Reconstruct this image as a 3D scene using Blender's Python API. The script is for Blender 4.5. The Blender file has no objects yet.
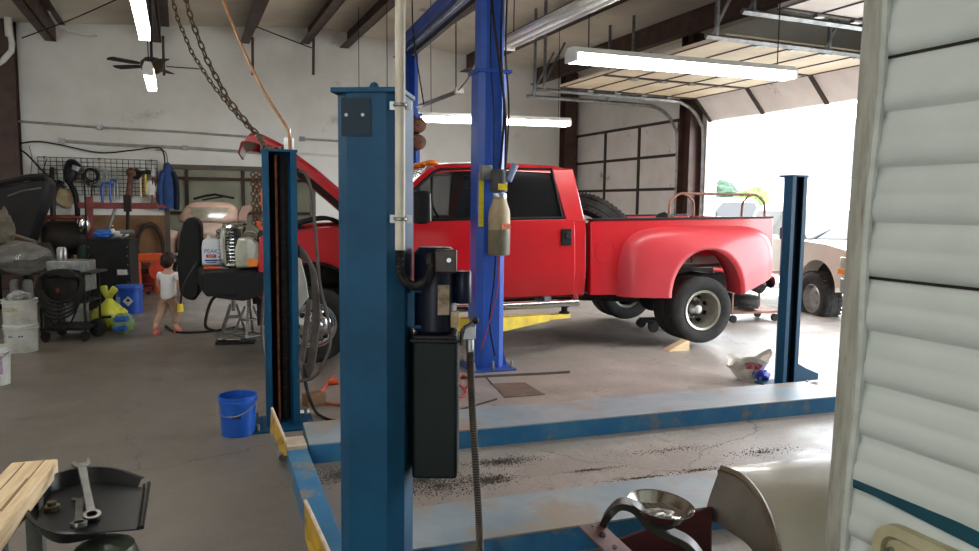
import bpy, bmesh, math, random
from math import sin, cos, pi, radians as rad, atan, sqrt
from mathutils import Vector as V, Matrix, noise
random.seed(7)
S = bpy.context.scene
COL = S.collection

# ------------------------------------------------------------------ camera
F = 730.0; PITCH = atan(70 / F); ROLL = rad(.66); EYE = 1.66
CM = Matrix.Rotation(pi / 2 - PITCH, 4, 'X') @ Matrix.Rotation(ROLL, 4, 'Z')
cd = bpy.data.cameras.new('camera'); cam = bpy.data.objects.new('camera', cd); COL.objects.link(cam)
cd.sensor_width = 36; cd.lens = F / 979 * 36; cd.clip_start = .05; cd.clip_end = 300
cam.matrix_world = Matrix.Translation((0, 0, EYE)) @ CM
S.camera = cam

def ray(px, py): return (CM.to_3x3() @ V(((px - 489.5) / F, -(py - 275.5) / F, -1)))
def at(px, py, Y):                       # the place seen at a pixel, at a known distance
    d = ray(px, py); return V((0, 0, EYE)) + d * (Y / d.y)
def gnd(px, py, z=0):                    # the place seen at a pixel, on a level surface
    d = ray(px, py); return V((0, 0, EYE)) + d * ((z - EYE) / d.z)
PSI = rad(23)                            # the building stands turned against the view
RM = Matrix.Rotation(PSI, 4, 'Z')
def R(u, v, z=0): return RM @ V((u, v, z))
def onplane(px, py, u=None, v=None):     # pixel on a wall plane of the building, in building coordinates
    o = RM.inverted() @ V((0, 0, EYE)); d = RM.inverted().to_3x3() @ ray(px, py)
    t = (u - o.x) / d.x if u is not None else (v - o.y) / d.y
    return o + d * t

# ------------------------------------------------------------------ materials
def N(nt, t, **k):
    n = nt.nodes.new(t)
    for a, b in k.items():
        if a in n.inputs: n.inputs[a].default_value = b
        else: setattr(n, a, b)
    return n
def lin(c):
    return tuple(((x / 255) / 12.92 if x / 255 <= .04045 else ((x / 255 + .055) / 1.055) ** 2.4) for x in c[:3]) + (1,)
MATS = {}
def mat(name, c, c2=None, sc=6, rough=.5, metal=0, bump=0, lo=.4, hi=.65, coat=0, c3=None, sc3=2.2, lo3=.55, hi3=.62, stretch=None, bsc=None, alpha=1, trans=0, emit=0):
    if name in MATS: return MATS[name]
    m = bpy.data.materials.new(name); m.use_nodes = True; nt = m.node_tree; L = nt.links.new
    b = nt.nodes['Principled BSDF']
    b.inputs['Base Color'].default_value = lin(c); b.inputs['Roughness'].default_value = rough; b.inputs['Metallic'].default_value = metal
    b.inputs['Coat Weight'].default_value = coat; b.inputs['Coat Roughness'].default_value = .08
    if max(c) < 62: b.inputs['Specular IOR Level'].default_value = .22
    if 'teal_p' in name: b.inputs['Specular IOR Level'].default_value = .25
    if alpha < 1: b.inputs['Alpha'].default_value = alpha
    if trans: b.inputs['Transmission Weight'].default_value = trans
    if emit: b.inputs['Emission Color'].default_value = lin(c); b.inputs['Emission Strength'].default_value = emit
    tc = N(nt, 'ShaderNodeTexCoord'); src = tc.outputs['Object']
    if stretch:
        mp = N(nt, 'ShaderNodeMapping'); mp.inputs['Scale'].default_value = stretch; L(src, mp.inputs['Vector']); src = mp.outputs['Vector']
    n1 = N(nt, 'ShaderNodeTexNoise', Scale=sc, Detail=5.0, Roughness=.6); L(src, n1.inputs['Vector'])
    if c2 is None: c2 = tuple(x * .88 for x in c)
    rp = N(nt, 'ShaderNodeMapRange'); rp.inputs['From Min'].default_value = lo; rp.inputs['From Max'].default_value = hi; L(n1.outputs['Fac'], rp.inputs['Value'])
    mx = N(nt, 'ShaderNodeMix', data_type='RGBA'); mx.inputs['A'].default_value = lin(c); mx.inputs['B'].default_value = lin(c2)
    L(rp.outputs['Result'], mx.inputs['Factor']); out = mx.outputs['Result']
    if c3 is not None:
        n2 = N(nt, 'ShaderNodeTexNoise', Scale=sc3, Detail=7.0, Roughness=.7); L(src, n2.inputs['Vector'])
        r2 = N(nt, 'ShaderNodeMapRange'); r2.inputs['From Min'].default_value = lo3; r2.inputs['From Max'].default_value = hi3; L(n2.outputs['Fac'], r2.inputs['Value'])
        m2 = N(nt, 'ShaderNodeMix', data_type='RGBA'); L(out, m2.inputs['A']); m2.inputs['B'].default_value = lin(c3); L(r2.outputs['Result'], m2.inputs['Factor']); out = m2.outputs['Result']
    L(out, b.inputs['Base Color'])
    rr = N(nt, 'ShaderNodeMapRange'); rr.inputs['To Min'].default_value = max(0, rough - .06); rr.inputs['To Max'].default_value = min(1, rough + .08); L(n1.outputs['Fac'], rr.inputs['Value']); L(rr.outputs['Result'], b.inputs['Roughness'])
    if bump:
        nb = N(nt, 'ShaderNodeTexNoise', Scale=bsc or sc * 3, Detail=4.0); L(src, nb.inputs['Vector'])
        bp = N(nt, 'ShaderNodeBump', Strength=bump, Distance=.01); L(nb.outputs['Fac'], bp.inputs['Height']); L(bp.outputs['Normal'], b.inputs['Normal'])
    MATS[name] = m; return m

def concrete(name, base, dark, rough, oily_dim=None):
    m = bpy.data.materials.new(name); m.use_nodes = True; nt = m.node_tree; L = nt.links.new; b = nt.nodes['Principled BSDF']
    tc = N(nt, 'ShaderNodeTexCoord'); src = tc.outputs['Object']
    def noise_(s, d=6., r=.65):
        n = N(nt, 'ShaderNodeTexNoise', Scale=s, Detail=d, Roughness=r); L(src, n.inputs['Vector']); return n
    def rng(o, a, c, t0=0, t1=1):
        r = N(nt, 'ShaderNodeMapRange'); r.inputs['From Min'].default_value = a; r.inputs['From Max'].default_value = c
        r.inputs['To Min'].default_value = t0; r.inputs['To Max'].default_value = t1; L(o, r.inputs['Value']); return r.outputs['Result']
    def mix(a, c, f):
        x = N(nt, 'ShaderNodeMix', data_type='RGBA')
        if isinstance(a, tuple): x.inputs['A'].default_value = a
        else: L(a, x.inputs['A'])
        x.inputs['B'].default_value = c; L(f, x.inputs['Factor']); return x.outputs['Result']
    big = noise_(.55); mid = noise_(2.3); fine = noise_(38., 4.); spots = noise_(1.3, 8., .72); grit = noise_(90., 2.)
    o = mix(lin(base), lin(dark), rng(big.outputs['Fac'], .35, .7))
    o = mix(o, lin(tuple(x * 1.16 for x in base)), rng(mid.outputs['Fac'], .5, .72, 0, .6))
    o = mix(o, lin(tuple(x * .72 for x in dark)), rng(fine.outputs['Fac'], .54, .68, 0, .6))
    o = mix(o, lin((60, 54, 48)), rng(noise_(4.5, 8., .75).outputs['Fac'], .58, .68, 0, .5))
    o = mix(o, lin((52, 47, 42)), rng(spots.outputs['Fac'], .61, .7, 0, .75))
    if oily_dim is not None:                 # left bay darker: oily floor plus its dimmer light in the colour; ragged edge
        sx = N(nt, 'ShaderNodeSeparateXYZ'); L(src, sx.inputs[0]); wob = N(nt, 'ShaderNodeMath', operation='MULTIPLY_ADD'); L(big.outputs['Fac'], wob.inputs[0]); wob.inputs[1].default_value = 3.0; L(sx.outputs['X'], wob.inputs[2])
        o = mix(o, lin(oily_dim), rng(wob.outputs[0], 1.6, 3.4, .78, 0))
    dist = N(nt, 'ShaderNodeTexNoise', Scale=1.1, Detail=5.0); L(src, dist.inputs['Vector'])
    ad = N(nt, 'ShaderNodeVectorMath', operation='MULTIPLY_ADD'); L(dist.outputs['Color'], ad.inputs[0]); ad.inputs[1].default_value = (.9, .9, .9); L(src, ad.inputs[2])
    vo = N(nt, 'ShaderNodeTexVoronoi', feature='DISTANCE_TO_EDGE', Scale=.33); L(ad.outputs[0], vo.inputs['Vector'])
    ck = rng(vo.outputs['Distance'], .0, .0028, .7, 0)
    o = mix(o, lin((40, 36, 33)), ck)
    L(o, b.inputs['Base Color'])
    rg = rng(mid.outputs['Fac'], .3, .7, rough - .12, rough + .14); L(rg, b.inputs['Roughness'])
    bp = N(nt, 'ShaderNodeBump', Strength=.25, Distance=.006); L(grit.outputs['Fac'], bp.inputs['Height']); L(bp.outputs['Normal'], b.inputs['Normal'])
    return m

# ------------------------------------------------------------------ mesh builder
class MB:
    def __init__(s): s.bm = bmesh.new()
    def faces(s, pts, fs):
        vs = [s.bm.verts.new(p) for p in pts]
        for f in fs:
            try: s.bm.faces.new([vs[i] for i in f])
            except ValueError: pass
        return vs
    def box(s, c, size, rot=None, top=1.0, topy=None):
        x, y, z = (a / 2 for a in size); c = V(c); ty = top if topy is None else topy
        M = rot if rot is not None else Matrix.Identity(3)
        if isinstance(M, (int, float)): M = Matrix.Rotation(M, 3, 'Z')
        ps = []
        for k in (-1, 1):
            t = top if k > 0 else 1; u = ty if k > 0 else 1
            for a, b in ((-1, -1), (1, -1), (1, 1), (-1, 1)): ps.append(c + M @ V((a * x * t, b * y * u, k * z)))
        s.faces(ps, [(3, 2, 1, 0), (4, 5, 6, 7), (0, 1, 5, 4), (1, 2, 6, 5), (2, 3, 7, 6), (3, 0, 4, 7)]); return s
    def bb(s, a, b):
        a = V(a); b = V(b); return s.box((a + b) / 2, [abs(q) for q in (b - a)])
    def rings(s, rs, closed=True, caps=True, loop=False):
        n = len(rs[0]); vs = [[s.bm.verts.new(p) for p in r] for r in rs]
        m = len(vs)
        for i in range(m if loop else m - 1):
            A, B = vs[i], vs[(i + 1) % m]
            for j in range(n if closed else n - 1):
                try: s.bm.faces.new((A[j], A[(j + 1) % n], B[(j + 1) % n], B[j]))
                except ValueError: pass
        if caps and closed and not loop:
            for q in (vs[0][::-1], vs[-1]):
                try: s.bm.faces.new(q)
                except ValueError: pass
        return s
    def tube(s, pts, r, seg=8, loop=False, caps=True):
        pts = [V(p) for p in pts]; n = len(pts); rs = []
        rad_ = r if isinstance(r, (list, tuple)) else [r] * n
        up = None
        for i, p in enumerate(pts):
            if loop: t = pts[(i + 1) % n] - pts[i - 1]
            else: t = pts[min(i + 1, n - 1)] - pts[max(i - 1, 0)]
            t.normalize()
            if up is None:
                up = V((0, 0, 1)) if abs(t.z) < .9 else V((1, 0, 0))
            up = (up - t * up.dot(t)).normalized(); sd = t.cross(up)
            rs.append([p + (up * cos(2 * pi * k / seg) + sd * sin(2 * pi * k / seg)) * rad_[i] for k in range(seg)])
        return s.rings(rs, True, caps, loop)
    def cyl(s, a, b, r, r2=None, seg=16): return s.tube([a, b], [r, r if r2 is None else r2], seg)
    def lathe(s, prof, o=(0, 0, 0), ax=(0, 0, 1), seg=24, closed=False, cap=True):
        o = V(o); ax = V(ax).normalized(); e = V((1, 0, 0)) if abs(ax.x) < .8 else V((0, 1, 0))
        e = (e - ax * e.dot(ax)).normalized(); g = ax.cross(e)
        rs = [[o + ax * h + (e * cos(2 * pi * k / seg) + g * sin(2 * pi * k / seg)) * max(r, 1e-4) for k in range(seg)] for r, h in prof]
        if closed: rs.append(rs[0])
        return s.rings(rs, True, cap and not closed)
    def prism(s, poly, o, ax, ay, d):
        o, ax, ay, d = V(o), V(ax), V(ay), V(d)
        A = [o + ax * a + ay * b for a, b in poly]
        n = len(A); va = [s.bm.verts.new(p) for p in A]; vb = [s.bm.verts.new(p + d) for p in A]
        s.bm.faces.new(va[::-1]); s.bm.faces.new(vb)
        for i in range(n): s.bm.faces.new((va[i], va[(i + 1) % n], vb[(i + 1) % n], vb[i]))
        return s
    def ball(s, c, r, seg=16, rings=10, jit=0, js=3.0, seed=0):
        c = V(c); r = V(r) if not isinstance(r, (int, float)) else V((r, r, r)); rs = []
        for i in range(rings + 1):
            th = pi * (.02 + .96 * i / rings); row = []
            for k in range(seg):
                d = V((sin(th) * cos(2 * pi * k / seg), sin(th) * sin(2 * pi * k / seg), -cos(th)))
                f = 1 + (jit * noise.noise(d * js + V((seed, seed * 2.3, 0))) if jit else 0)
                row.append(c + V((d.x * r.x, d.y * r.y, d.z * r.z)) * f)
            rs.append(row)
        return s.rings(rs)
    def ring(s, c, ax, R_, r, seg=28, sub=8):
        c = V(c); ax = V(ax).normalized(); e = V((1, 0, 0)) if abs(ax.x) < .8 else V((0, 1, 0))
        e = (e - ax * e.dot(ax)).normalized(); g = ax.cross(e)
        return s.tube([c + (e * cos(2 * pi * k / seg) + g * sin(2 * pi * k / seg)) * R_ for k in range(seg)], r, sub, True)
    def grid(s, fn, nu, nv):
        vs = [[s.bm.verts.new(fn(i / nu, j / nv)) for j in range(nv + 1)] for i in range(nu + 1)]
        for i in range(nu):
            for j in range(nv): s.bm.faces.new((vs[i][j], vs[i + 1][j], vs[i + 1][j + 1], vs[i][j + 1]))
        return s
    def text(s, body, o, ax, ay, size, ext=.001):
        cu = bpy.data.curves.new('t', 'FONT'); cu.body = body; cu.size = size; cu.extrude = ext; cu.align_x = 'CENTER'; cu.align_y = 'CENTER'; cu.resolution_u = 3
        ob = bpy.data.objects.new('t', cu); COL.objects.link(ob); bpy.context.view_layer.update()
        me = bpy.data.meshes.new_from_object(ob.evaluated_get(bpy.context.evaluated_depsgraph_get()))
        COL.objects.unlink(ob); bpy.data.objects.remove(ob); bpy.data.curves.remove(cu)
        o, ax, ay = V(o), V(ax).normalized(), V(ay).normalized(); az = ax.cross(ay)
        vs = [s.bm.verts.new(o + ax * v.co.x + ay * v.co.y + az * v.co.z) for v in me.vertices]
        for p in me.polygons:
            try: s.bm.faces.new([vs[i] for i in p.vertices])
            except ValueError: pass
        bpy.data.meshes.remove(me); return s
    def build(s, name, m, parent=None, ang=38, bevel=0, solid=0, sub=0, world=False, flat=False, seg=2):
        bm = s.bm
        if world and parent is not None:
            bpy.context.view_layer.update(); bm.transform(mw(parent).inverted())
        bmesh.ops.recalc_face_normals(bm, faces=bm.faces)
        lim = rad(ang)
        for f in bm.faces: f.smooth = not flat
        for e in bm.edges: e.smooth = (len(e.link_faces) == 2 and e.calc_face_angle(0) < lim)
        me = bpy.data.meshes.new(name); bm.to_mesh(me); bm.free()
        o = bpy.data.objects.new(name, me); COL.objects.link(o)
        for x in (m if isinstance(m, (list, tuple)) else [m]): me.materials.append(x)
        if parent is not None: o.parent = parent
        if solid: k = o.modifiers.new('solid', 'SOLIDIFY'); k.thickness = solid; k.offset = 0
        if sub: k = o.modifiers.new('sub', 'SUBSURF'); k.levels = k.render_levels = sub
        if bevel: k = o.modifiers.new('bevel', 'BEVEL'); k.width = bevel; k.segments = seg; k.limit_method = 'ANGLE'; k.angle_limit = rad(35)
        return o
def mw(o):
    M = Matrix.LocRotScale(o.location, o.rotation_euler, o.scale)
    return mw(o.parent) @ M if o.parent else M
def tag(o, label, cat, group=None):
    o['label'] = label; o['category'] = cat
    if group: o['group'] = group
    return o
def thing(name, label, cat, loc=(0, 0, 0), rz=0, group=None, rot=None):
    o = bpy.data.objects.new(name, None); COL.objects.link(o); o.empty_display_size = .1
    o.location = loc; o.rotation_euler = rot or (0, 0, rz); return tag(o, label, cat, group)
def dup(root, loc=None, rot=None, label=None):
    def cp(o, par):
        c = o.copy(); COL.objects.link(c); c.parent = par
        for ch in list(o.children): cp(ch, c)
        return c
    c = cp(root, None)
    if loc is not None: c.location = loc
    if rot is not None: c.rotation_euler = rot
    if label: c['label'] = label
    return c
def struct(name, mb, m, room=True, **k):
    o = mb.build(name, m, **k); o['kind'] = 'structure'
    if room: o.rotation_euler = (0, 0, PSI)
    return o
def smooth(pts, n=8, loop=False):          # Catmull-Rom through the points
    pts = [V(p) for p in pts]; out = []; m = len(pts)
    for i in range(m if loop else m - 1):
        if loop: a, b, c, d = pts[i - 1], pts[i], pts[(i + 1) % m], pts[(i + 2) % m]
        else: a, b, c, d = pts[max(i - 1, 0)], pts[i], pts[i + 1], pts[min(i + 2, m - 1)]
        for k in range(n):
            t = k / n
            out.append(.5 * ((2 * b) + (c - a) * t + (2 * a - 5 * b + 4 * c - d) * t * t + (3 * b - a - 3 * c + d) * t ** 3))
    if not loop: out.append(pts[-1])
    return out
def sag(a, b, drop, n=14):
    a, b = V(a), V(b); return [a.lerp(b, i / n) - V((0, 0, drop * 4 * (i / n) * (1 - i / n))) for i in range(n + 1)]

# palette
m_white = mat('white_paint', (222, 222, 216), (205, 204, 196), 3, .6)
m_wall = mat('painted_wall', (226, 226, 220), (210, 209, 200), .7, .75, bump=.05, c3=(150, 145, 132), sc3=1.1, lo3=.62, hi3=.8)
m_ceil = mat('vinyl_insulation', (224, 216, 200), (200, 190, 170), .5, .7, bump=.1, bsc=4, c3=(98, 78, 56), sc3=.8, lo3=.66, hi3=.78)
m_steel_red = mat('red_oxide_steel', (74, 50, 42), (54, 38, 33), 4, .6)
m_black = mat('black_paint', (22, 22, 24), (32, 31, 31), 8, .45)
m_rubber = mat('rubber', (30, 30, 31), (42, 41, 40), 9, .75)
m_dark = mat('dark_grime', (30, 27, 25), (46, 40, 35), 7, .7)
m_chrome = mat('chrome', (215, 215, 215), (195, 195, 195), 5, .12, 1)
m_alu = mat('aluminium', (180, 180, 178), (150, 150, 148), 8, .35, 1)
m_galv = mat('galvanised', (150, 152, 152), (118, 120, 120), 9, .42, .85)
m_teal = mat('teal_paint', (15, 74, 106), (10, 60, 88), 3, .5, c3=(56, 64, 68), sc3=7, lo3=.66, hi3=.72, bump=.04)
m_teal2 = mat('worn_teal_paint', (44, 104, 146), (66, 118, 150), 5, .5, c3=(128, 120, 108), sc3=3.4, lo3=.55, hi3=.66, bump=.06, stretch=(1, 1, 1))
m_blue = mat('blue_paint', (40, 80, 168), (36, 70, 150), 3, .38, c3=(26, 30, 66), sc3=9, lo3=.68, hi3=.74)
m_yellow = mat('yellow_paint', (226, 196, 34), (198, 168, 30), 6, .5, c3=(90, 76, 40), sc3=6, lo3=.64, hi3=.7)
m_red = mat('red_car_paint', (186, 14, 26), (178, 12, 24), 2, .3, coat=.6)
m_red2 = mat('faded_red_paint', (190, 46, 56), (196, 58, 66), 1.4, .42, coat=.2)
m_redpaint = mat('red_tool_paint', (124, 38, 30), (98, 30, 26), 8, .5)
m_orange = mat('orange_plastic', (214, 84, 34), (196, 72, 28), 5, .5)
m_wood = mat('pale_wood', (226, 202, 162), (206, 176, 134), 5, .65, stretch=(1, 9, 9), bump=.1, c3=(120, 92, 62), sc3=2, lo3=.64, hi3=.7)
m_ply = mat('brown_hardboard', (126, 92, 58), (106, 76, 47), 3, .7, c3=(70, 52, 36), sc3=2.5, lo3=.6, hi3=.7)
m_glass = mat('dark_glass', (16, 18, 20), (20, 22, 24), 2, .05, coat=.5)
m_clear = mat('window_glass', (34, 38, 38), (30, 34, 34), 1, .03, alpha=.38)
m_grey = mat('grey_plastic', (110, 112, 112), (92, 94, 94), 6, .5)
m_rust = mat('rusty_iron', (112, 74, 56), (76, 48, 38), 12, .75, bump=.15)
m_fluoro = None
LAMP = 27.0; SKY = 12.5; EXPO = 0.32
# ------------------------------------------------------------------ the building
UL, UR, VB, VF = -5.6, 9.2, 16.3, -6.0
RU, RZ, SLOPE = 3.0, 5.42, 1 / 12
def ceil_z(u): return RZ - abs(u - RU) * SLOPE
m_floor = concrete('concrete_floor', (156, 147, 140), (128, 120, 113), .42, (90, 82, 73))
m_apron = concrete('concrete_apron', (186, 184, 178), (160, 158, 152), .7)
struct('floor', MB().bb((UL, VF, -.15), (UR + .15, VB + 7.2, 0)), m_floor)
struct('floor_outside', MB().bb((UR + .18, -30, -.4), (60, 40, -.18)), m_apron)
# ceiling: two shallow slopes meeting at the ridge
cm = MB()
for a, b in ((UL - .2, RU), (RU, UR + .2)):
    cm.prism([(a, ceil_z(a)), (b, ceil_z(b)), (b, ceil_z(b) + .12), (a, ceil_z(a) + .12)], (0, VF - .2, 0), (1, 0, 0), (0, 0, 1), (0, VB + 7.4 - VF, 0))
struct('ceiling', cm, m_ceil)
# back wall with the wide opening to the next bay (x 172..308 in the photo)
oL = onplane(171, 260, v=VB).x; oR = onplane(312, 260, v=VB).x; oT = onplane(220, 170, v=VB).z
bw = MB()
bw.bb((UL, VB, 0), (oL, VB + .18, 5.6)); bw.bb((oR, VB, 0), (UR + .2, VB + .18, 5.6)); bw.bb((oL, VB, oT), (oR, VB + .18, 5.6))
struct('wall_back', bw, m_wall)
struct('wall_left', MB().bb((UL - .18, VF, 0), (UL, VB + .2, 5.4)), m_wall)
# right wall with three overhead-door openings
DOORS = [(12.06, 16.15), (7.0, 11.2), (1.9, 6.3)]; DH = 3.29
rw = MB(); e = sorted(DOORS); v0 = VF
for a, b in e:
    rw.bb((UR, v0, 0), (UR + .18, a, 5.4)); rw.bb((UR, a, DH), (UR + .18, b, 5.4)); v0 = b
rw.bb((UR, v0, 0), (UR + .18, VB + .2, 5.4))
struct('wall_right', rw, m_wall)
# front wall behind the camera with its own open doorway
fw = MB(); fw.bb((UL, VF - .18, 0), (-4.6, VF, 5.4)); fw.bb((-3.4, VF - .18, 0), (UR, VF, 5.4)); fw.bb((-4.6, VF - .18, 4.2), (-3.4, VF, 5.4))
struct('wall_front', fw, m_wall)
# next bay seen through the opening
m_bay = mat('bay_wall', (176, 180, 164), (158, 162, 148), 1, .8)
struct('wall_next_bay', MB().bb((oL - 2, VB + 6.8, 0), (oR + 2, VB + 6.95, 5)), m_bay); struct('wall_next_bay_left', MB().bb((oL - 2.1, VB + .2, 0), (oL - 2, VB + 6.8, 5)), m_bay); struct('wall_next_bay_right', MB().bb((oR + 2, VB + .2, 0), (oR + 2.1, VB + 6.8, 5)), m_bay)
tr = MB()
for z in (1.3, 2.3): tr.bb((oL - 2, VB + 6.73, z), (oR + 2, VB + 6.8, z + .09))
for u in (oL + .35, oL + 1.9, oL + 2.9): tr.bb((u, VB + 6.68, 0), (u + .1, VB + 6.8, 5))
struct('trim_1', tr, m_steel_red)
ft = MB(); ft.bb((oL - .09, VB - .03, 0), (oL, VB + .2, oT + .09)); ft.bb((oL, VB - .03, oT), (oR, VB + .2, oT + .09)); ft.bb((oR, VB - .03, 0), (oR + .09, VB + .2, oT + .09))
struct('trim_2', ft, mat('brown_frame', (84, 72, 62), (70, 60, 52), 5, .6))
# steel columns
def column(name, u, v, w=.26, d=.3, h=5.0):
    c = MB(); c.bb((u - w / 2, v - d, 0), (u + w / 2, v - d + .02, h)); c.bb((u - w / 2, v - .02, 0), (u + w / 2, v, h)); c.bb((u - .012, v - d + .02, 0), (u + .012, v - .02, h))
    return struct(name, c, m_steel_red)
lc = onplane(8, 150, v=VB).x
column('trim_3', lc, VB - .02, .46); column('trim_4', UR - .28, VB - .02, .32)
column('trim_5', UR - .16, 11.72, .28, .34); column('trim_6', UR - .16, 6.75, .28, .34)
# purlins: deep dark channels running away to the back wall, ends bolted with a flange brace
def purlin(name, u, brace=True, h=.24, w=.09, z=None, v0=VF):
    zt = (ceil_z(u) if z is None else z) - .01; p = MB()
    p.bb((u - .012, v0, zt - h), (u + .012, VB - .05, zt)); p.bb((u - w, v0, zt - h), (u + .012, VB - .05, zt - h + .018)); p.bb((u - .012, v0, zt - .018), (u + w, VB - .05, zt))
    if brace: p.box((u + .05, VB - .35, zt - h - .3), (.05, .05, .75), Matrix.Rotation(.12, 3, 'X'))
    return struct(name, p, m_steel_red)
for i, (px, br) in enumerate(((55, 0), (160, 1), (248, 1), (308, 1), (347, 0), (400, 0), (466, 0), (536, 0))):
    py = {55: 22, 160: 26, 248: 31, 308: 33, 347: 35, 400: 46, 466: 60, 536: 74}[px]
    purlin('trim_%d' % (7 + i), onplane(px, py, v=VB).x, br, h=.34 if i < 6 else .4, w=.17)
# wall girt line and conduit runs on the back wall
m_cond = mat('painted_conduit', (164, 162, 154), (140, 138, 130), 6, .5)
def wall_run(name, label, pts, r, m, off=.03):
    q = [RM @ (onplane(x, y, v=VB) - V((0, off, 0))) for x, y in pts]
    t = thing(name, label, 'pipe', q[0]); MB().tube(q, r, 8).build('pipe', m, t, world=True)
    bx = MB()
    for p in q[::2]: bx.box(p, (.1, .07, .1), PSI)
    bx.build('junction_box', m_galv, t, world=True)
wall_run('conduit', 'upper grey conduit running level across the back wall above the tool grid', [(0, 120), (40, 123), (100, 127.5), (180, 132), (262, 138)], .024, m_cond)
wall_run('conduit', 'lower white conduit on the back wall just above the wire tool grid', [(62, 141), (110, 144.5), (185, 148), (262, 153)], .032, m_cond)
wall_run('conduit', 'grey conduit on the back wall right of the rusty lift post', [(302, 139), (342, 141.5), (415, 146)], .024, m_cond)
gm = MB()
for p, q in (((300, 154), (415, 160)), ((508, 118.5), (558, 121))):
    a = onplane(*p, v=VB); b = onplane(*q, v=VB); gm.tube([a - V((0, .03, 0)), b - V((0, .03, 0))], .03, 4)
struct('trim_15', gm, m_wall)

# ------------------------------------------------------------------ overhead doors
m_door = mat('door_panel', (232, 228, 224), (218, 212, 206), 1.3, .6, c3=(150, 128, 110), sc3=1.8, lo3=.62, hi3=.72)
m_door2 = mat('yellowed_door_panel', (212, 198, 172), (196, 178, 148), .9, .6, c3=(176, 140, 98), sc3=.9, lo3=.6, hi3=.75)
m_stile = mat('door_stile', (58, 52, 48), (72, 66, 60), 6, .6)
def closed_door(n, a, b):
    pm = MB(); sm = MB(); rows = 5; ph = (DH + .1) / rows
    for i in range(rows): pm.bb((UR - .02, a, i * ph + .006), (UR + .03, b, (i + 1) * ph - .006))
    for k in range(4):
        v = a + (b - a) * k / 3; sm.bb((UR - .05, v - .035, 0), (UR - .02, v + .035, DH + .1))
    for i in range(1, rows + 1): sm.bb((UR - .035, a, i * ph - .03), (UR - .02, b, i * ph + .03))
    o = struct('door_%d' % n, pm, m_door); s_ = sm.build('stile', m_stile, o); return o
closed_door(1, *DOORS[0])
def open_door(n, a, b, zt, mt, tilt=True):
    o = struct('door_%d' % n, MB().bb((UR - .46 - 2.75, a + .05, zt), (UR - .46, b - .05, zt + .05)), mt)
    seams = MB(); hinge = MB()
    for i in range(6):
        u = UR - .46 - 2.75 + .55 * i; seams.bb((u - .012, a + .05, zt - .012), (u + .012, b - .05, zt))
    for k in range(4):
        v = a + .1 + (b - a - .2) * k / 3; seams.bb((UR - 3.2, v - .035, zt - .02), (UR - .46, v + .035, zt))
        for i in range(1, 5): hinge.box((UR - .46 - .55 * i, v, zt - .03), (.12, .07, .03))
    seams.build('stile', m_stile, o); hinge.build('hinge', m_galv, o)
    if tilt:                                     # the lowest section still hangs in the bend of the tracks
        p = MB(); p.prism([(UR - .44, zt + .02), (UR - .05, DH - .02), (UR - .02, DH), (UR - .41, zt + .05)], (0, a + .05, 0), (1, 0, 0), (0, 0, 1), (0, b - a - .1, 0))
        bp = p.build('bottom_panel', m_door, o)
        st = MB()
        for k in range(4):
            v = a + .1 + (b - a - .2) * k / 3
            st.prism([(UR - .46, zt + .0), (UR - .07, DH - .04), (UR - .05, DH - .02), (UR - .44, zt + .02)], (0, v - .035, 0), (1, 0, 0), (0, 0, 1), (0, .07, 0))
        st.build('stile', m_stile, o)
    return o
open_door(2, DOORS[1][0], DOORS[1][1], 3.66, m_door2)
open_door(3, DOORS[2][0], DOORS[2][1], 3.8, m_door)
def track(label, v, z, u0=UR - 3.6, side=1, drop=True):
    t = thing('door_track', label, 'door track', R(UR - .3, v, 0), PSI)
    def ch(name, pts):
        m = MB(); m.tube(pts, .035, 4); return m.build(name, m_galv, t)
    ch('track_rail', smooth([(u0 - UR + .3, 0, z), (-.9, 0, z), (-.25, 0, z - .05), (.12, 0, z - .35), (.22, 0, z - .9), (.22, 0, .02)], 8) if drop else [(u0 - UR + .3, 0, z), (.2, 0, z)])
    for u in (u0 - UR + .45, -1.4):
        hg = MB(); hg.bb((u - .02, -.02, z), (u + .02, .02, ceil_z(UR - .3 + u) - .01)); hg.box((u + .15, 0, z + .4), (.03, .02, .95), Matrix.Rotation(.5, 3, 'Y')); hg.build('hanger', m_galv, t)
    return t
track('galvanised door track curving down at the far jamb of the open door', DOORS[1][1] + .06, 3.62)
track('galvanised door track at the near end of the open door, running overhead', DOORS[1][0] - .06, 3.62)
track('galvanised track over the closed white door, dark hangers to the beam', DOORS[0][0] - .02, 3.62, u0=UR - 3.4)
track('nearest overhead door track, hung close under the dark beam', DOORS[2][1] + .06, 3.76)
# jambs
jm = MB()
for a, b in DOORS:
    for v in (a - .1, b): jm.bb((UR - .05, v, 0), (UR + .22, v + .1, DH + .06))
    jm.bb((UR + .1, a, DH), (UR + .22, b, DH + .06))
struct('trim_16', jm, m_white)

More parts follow.
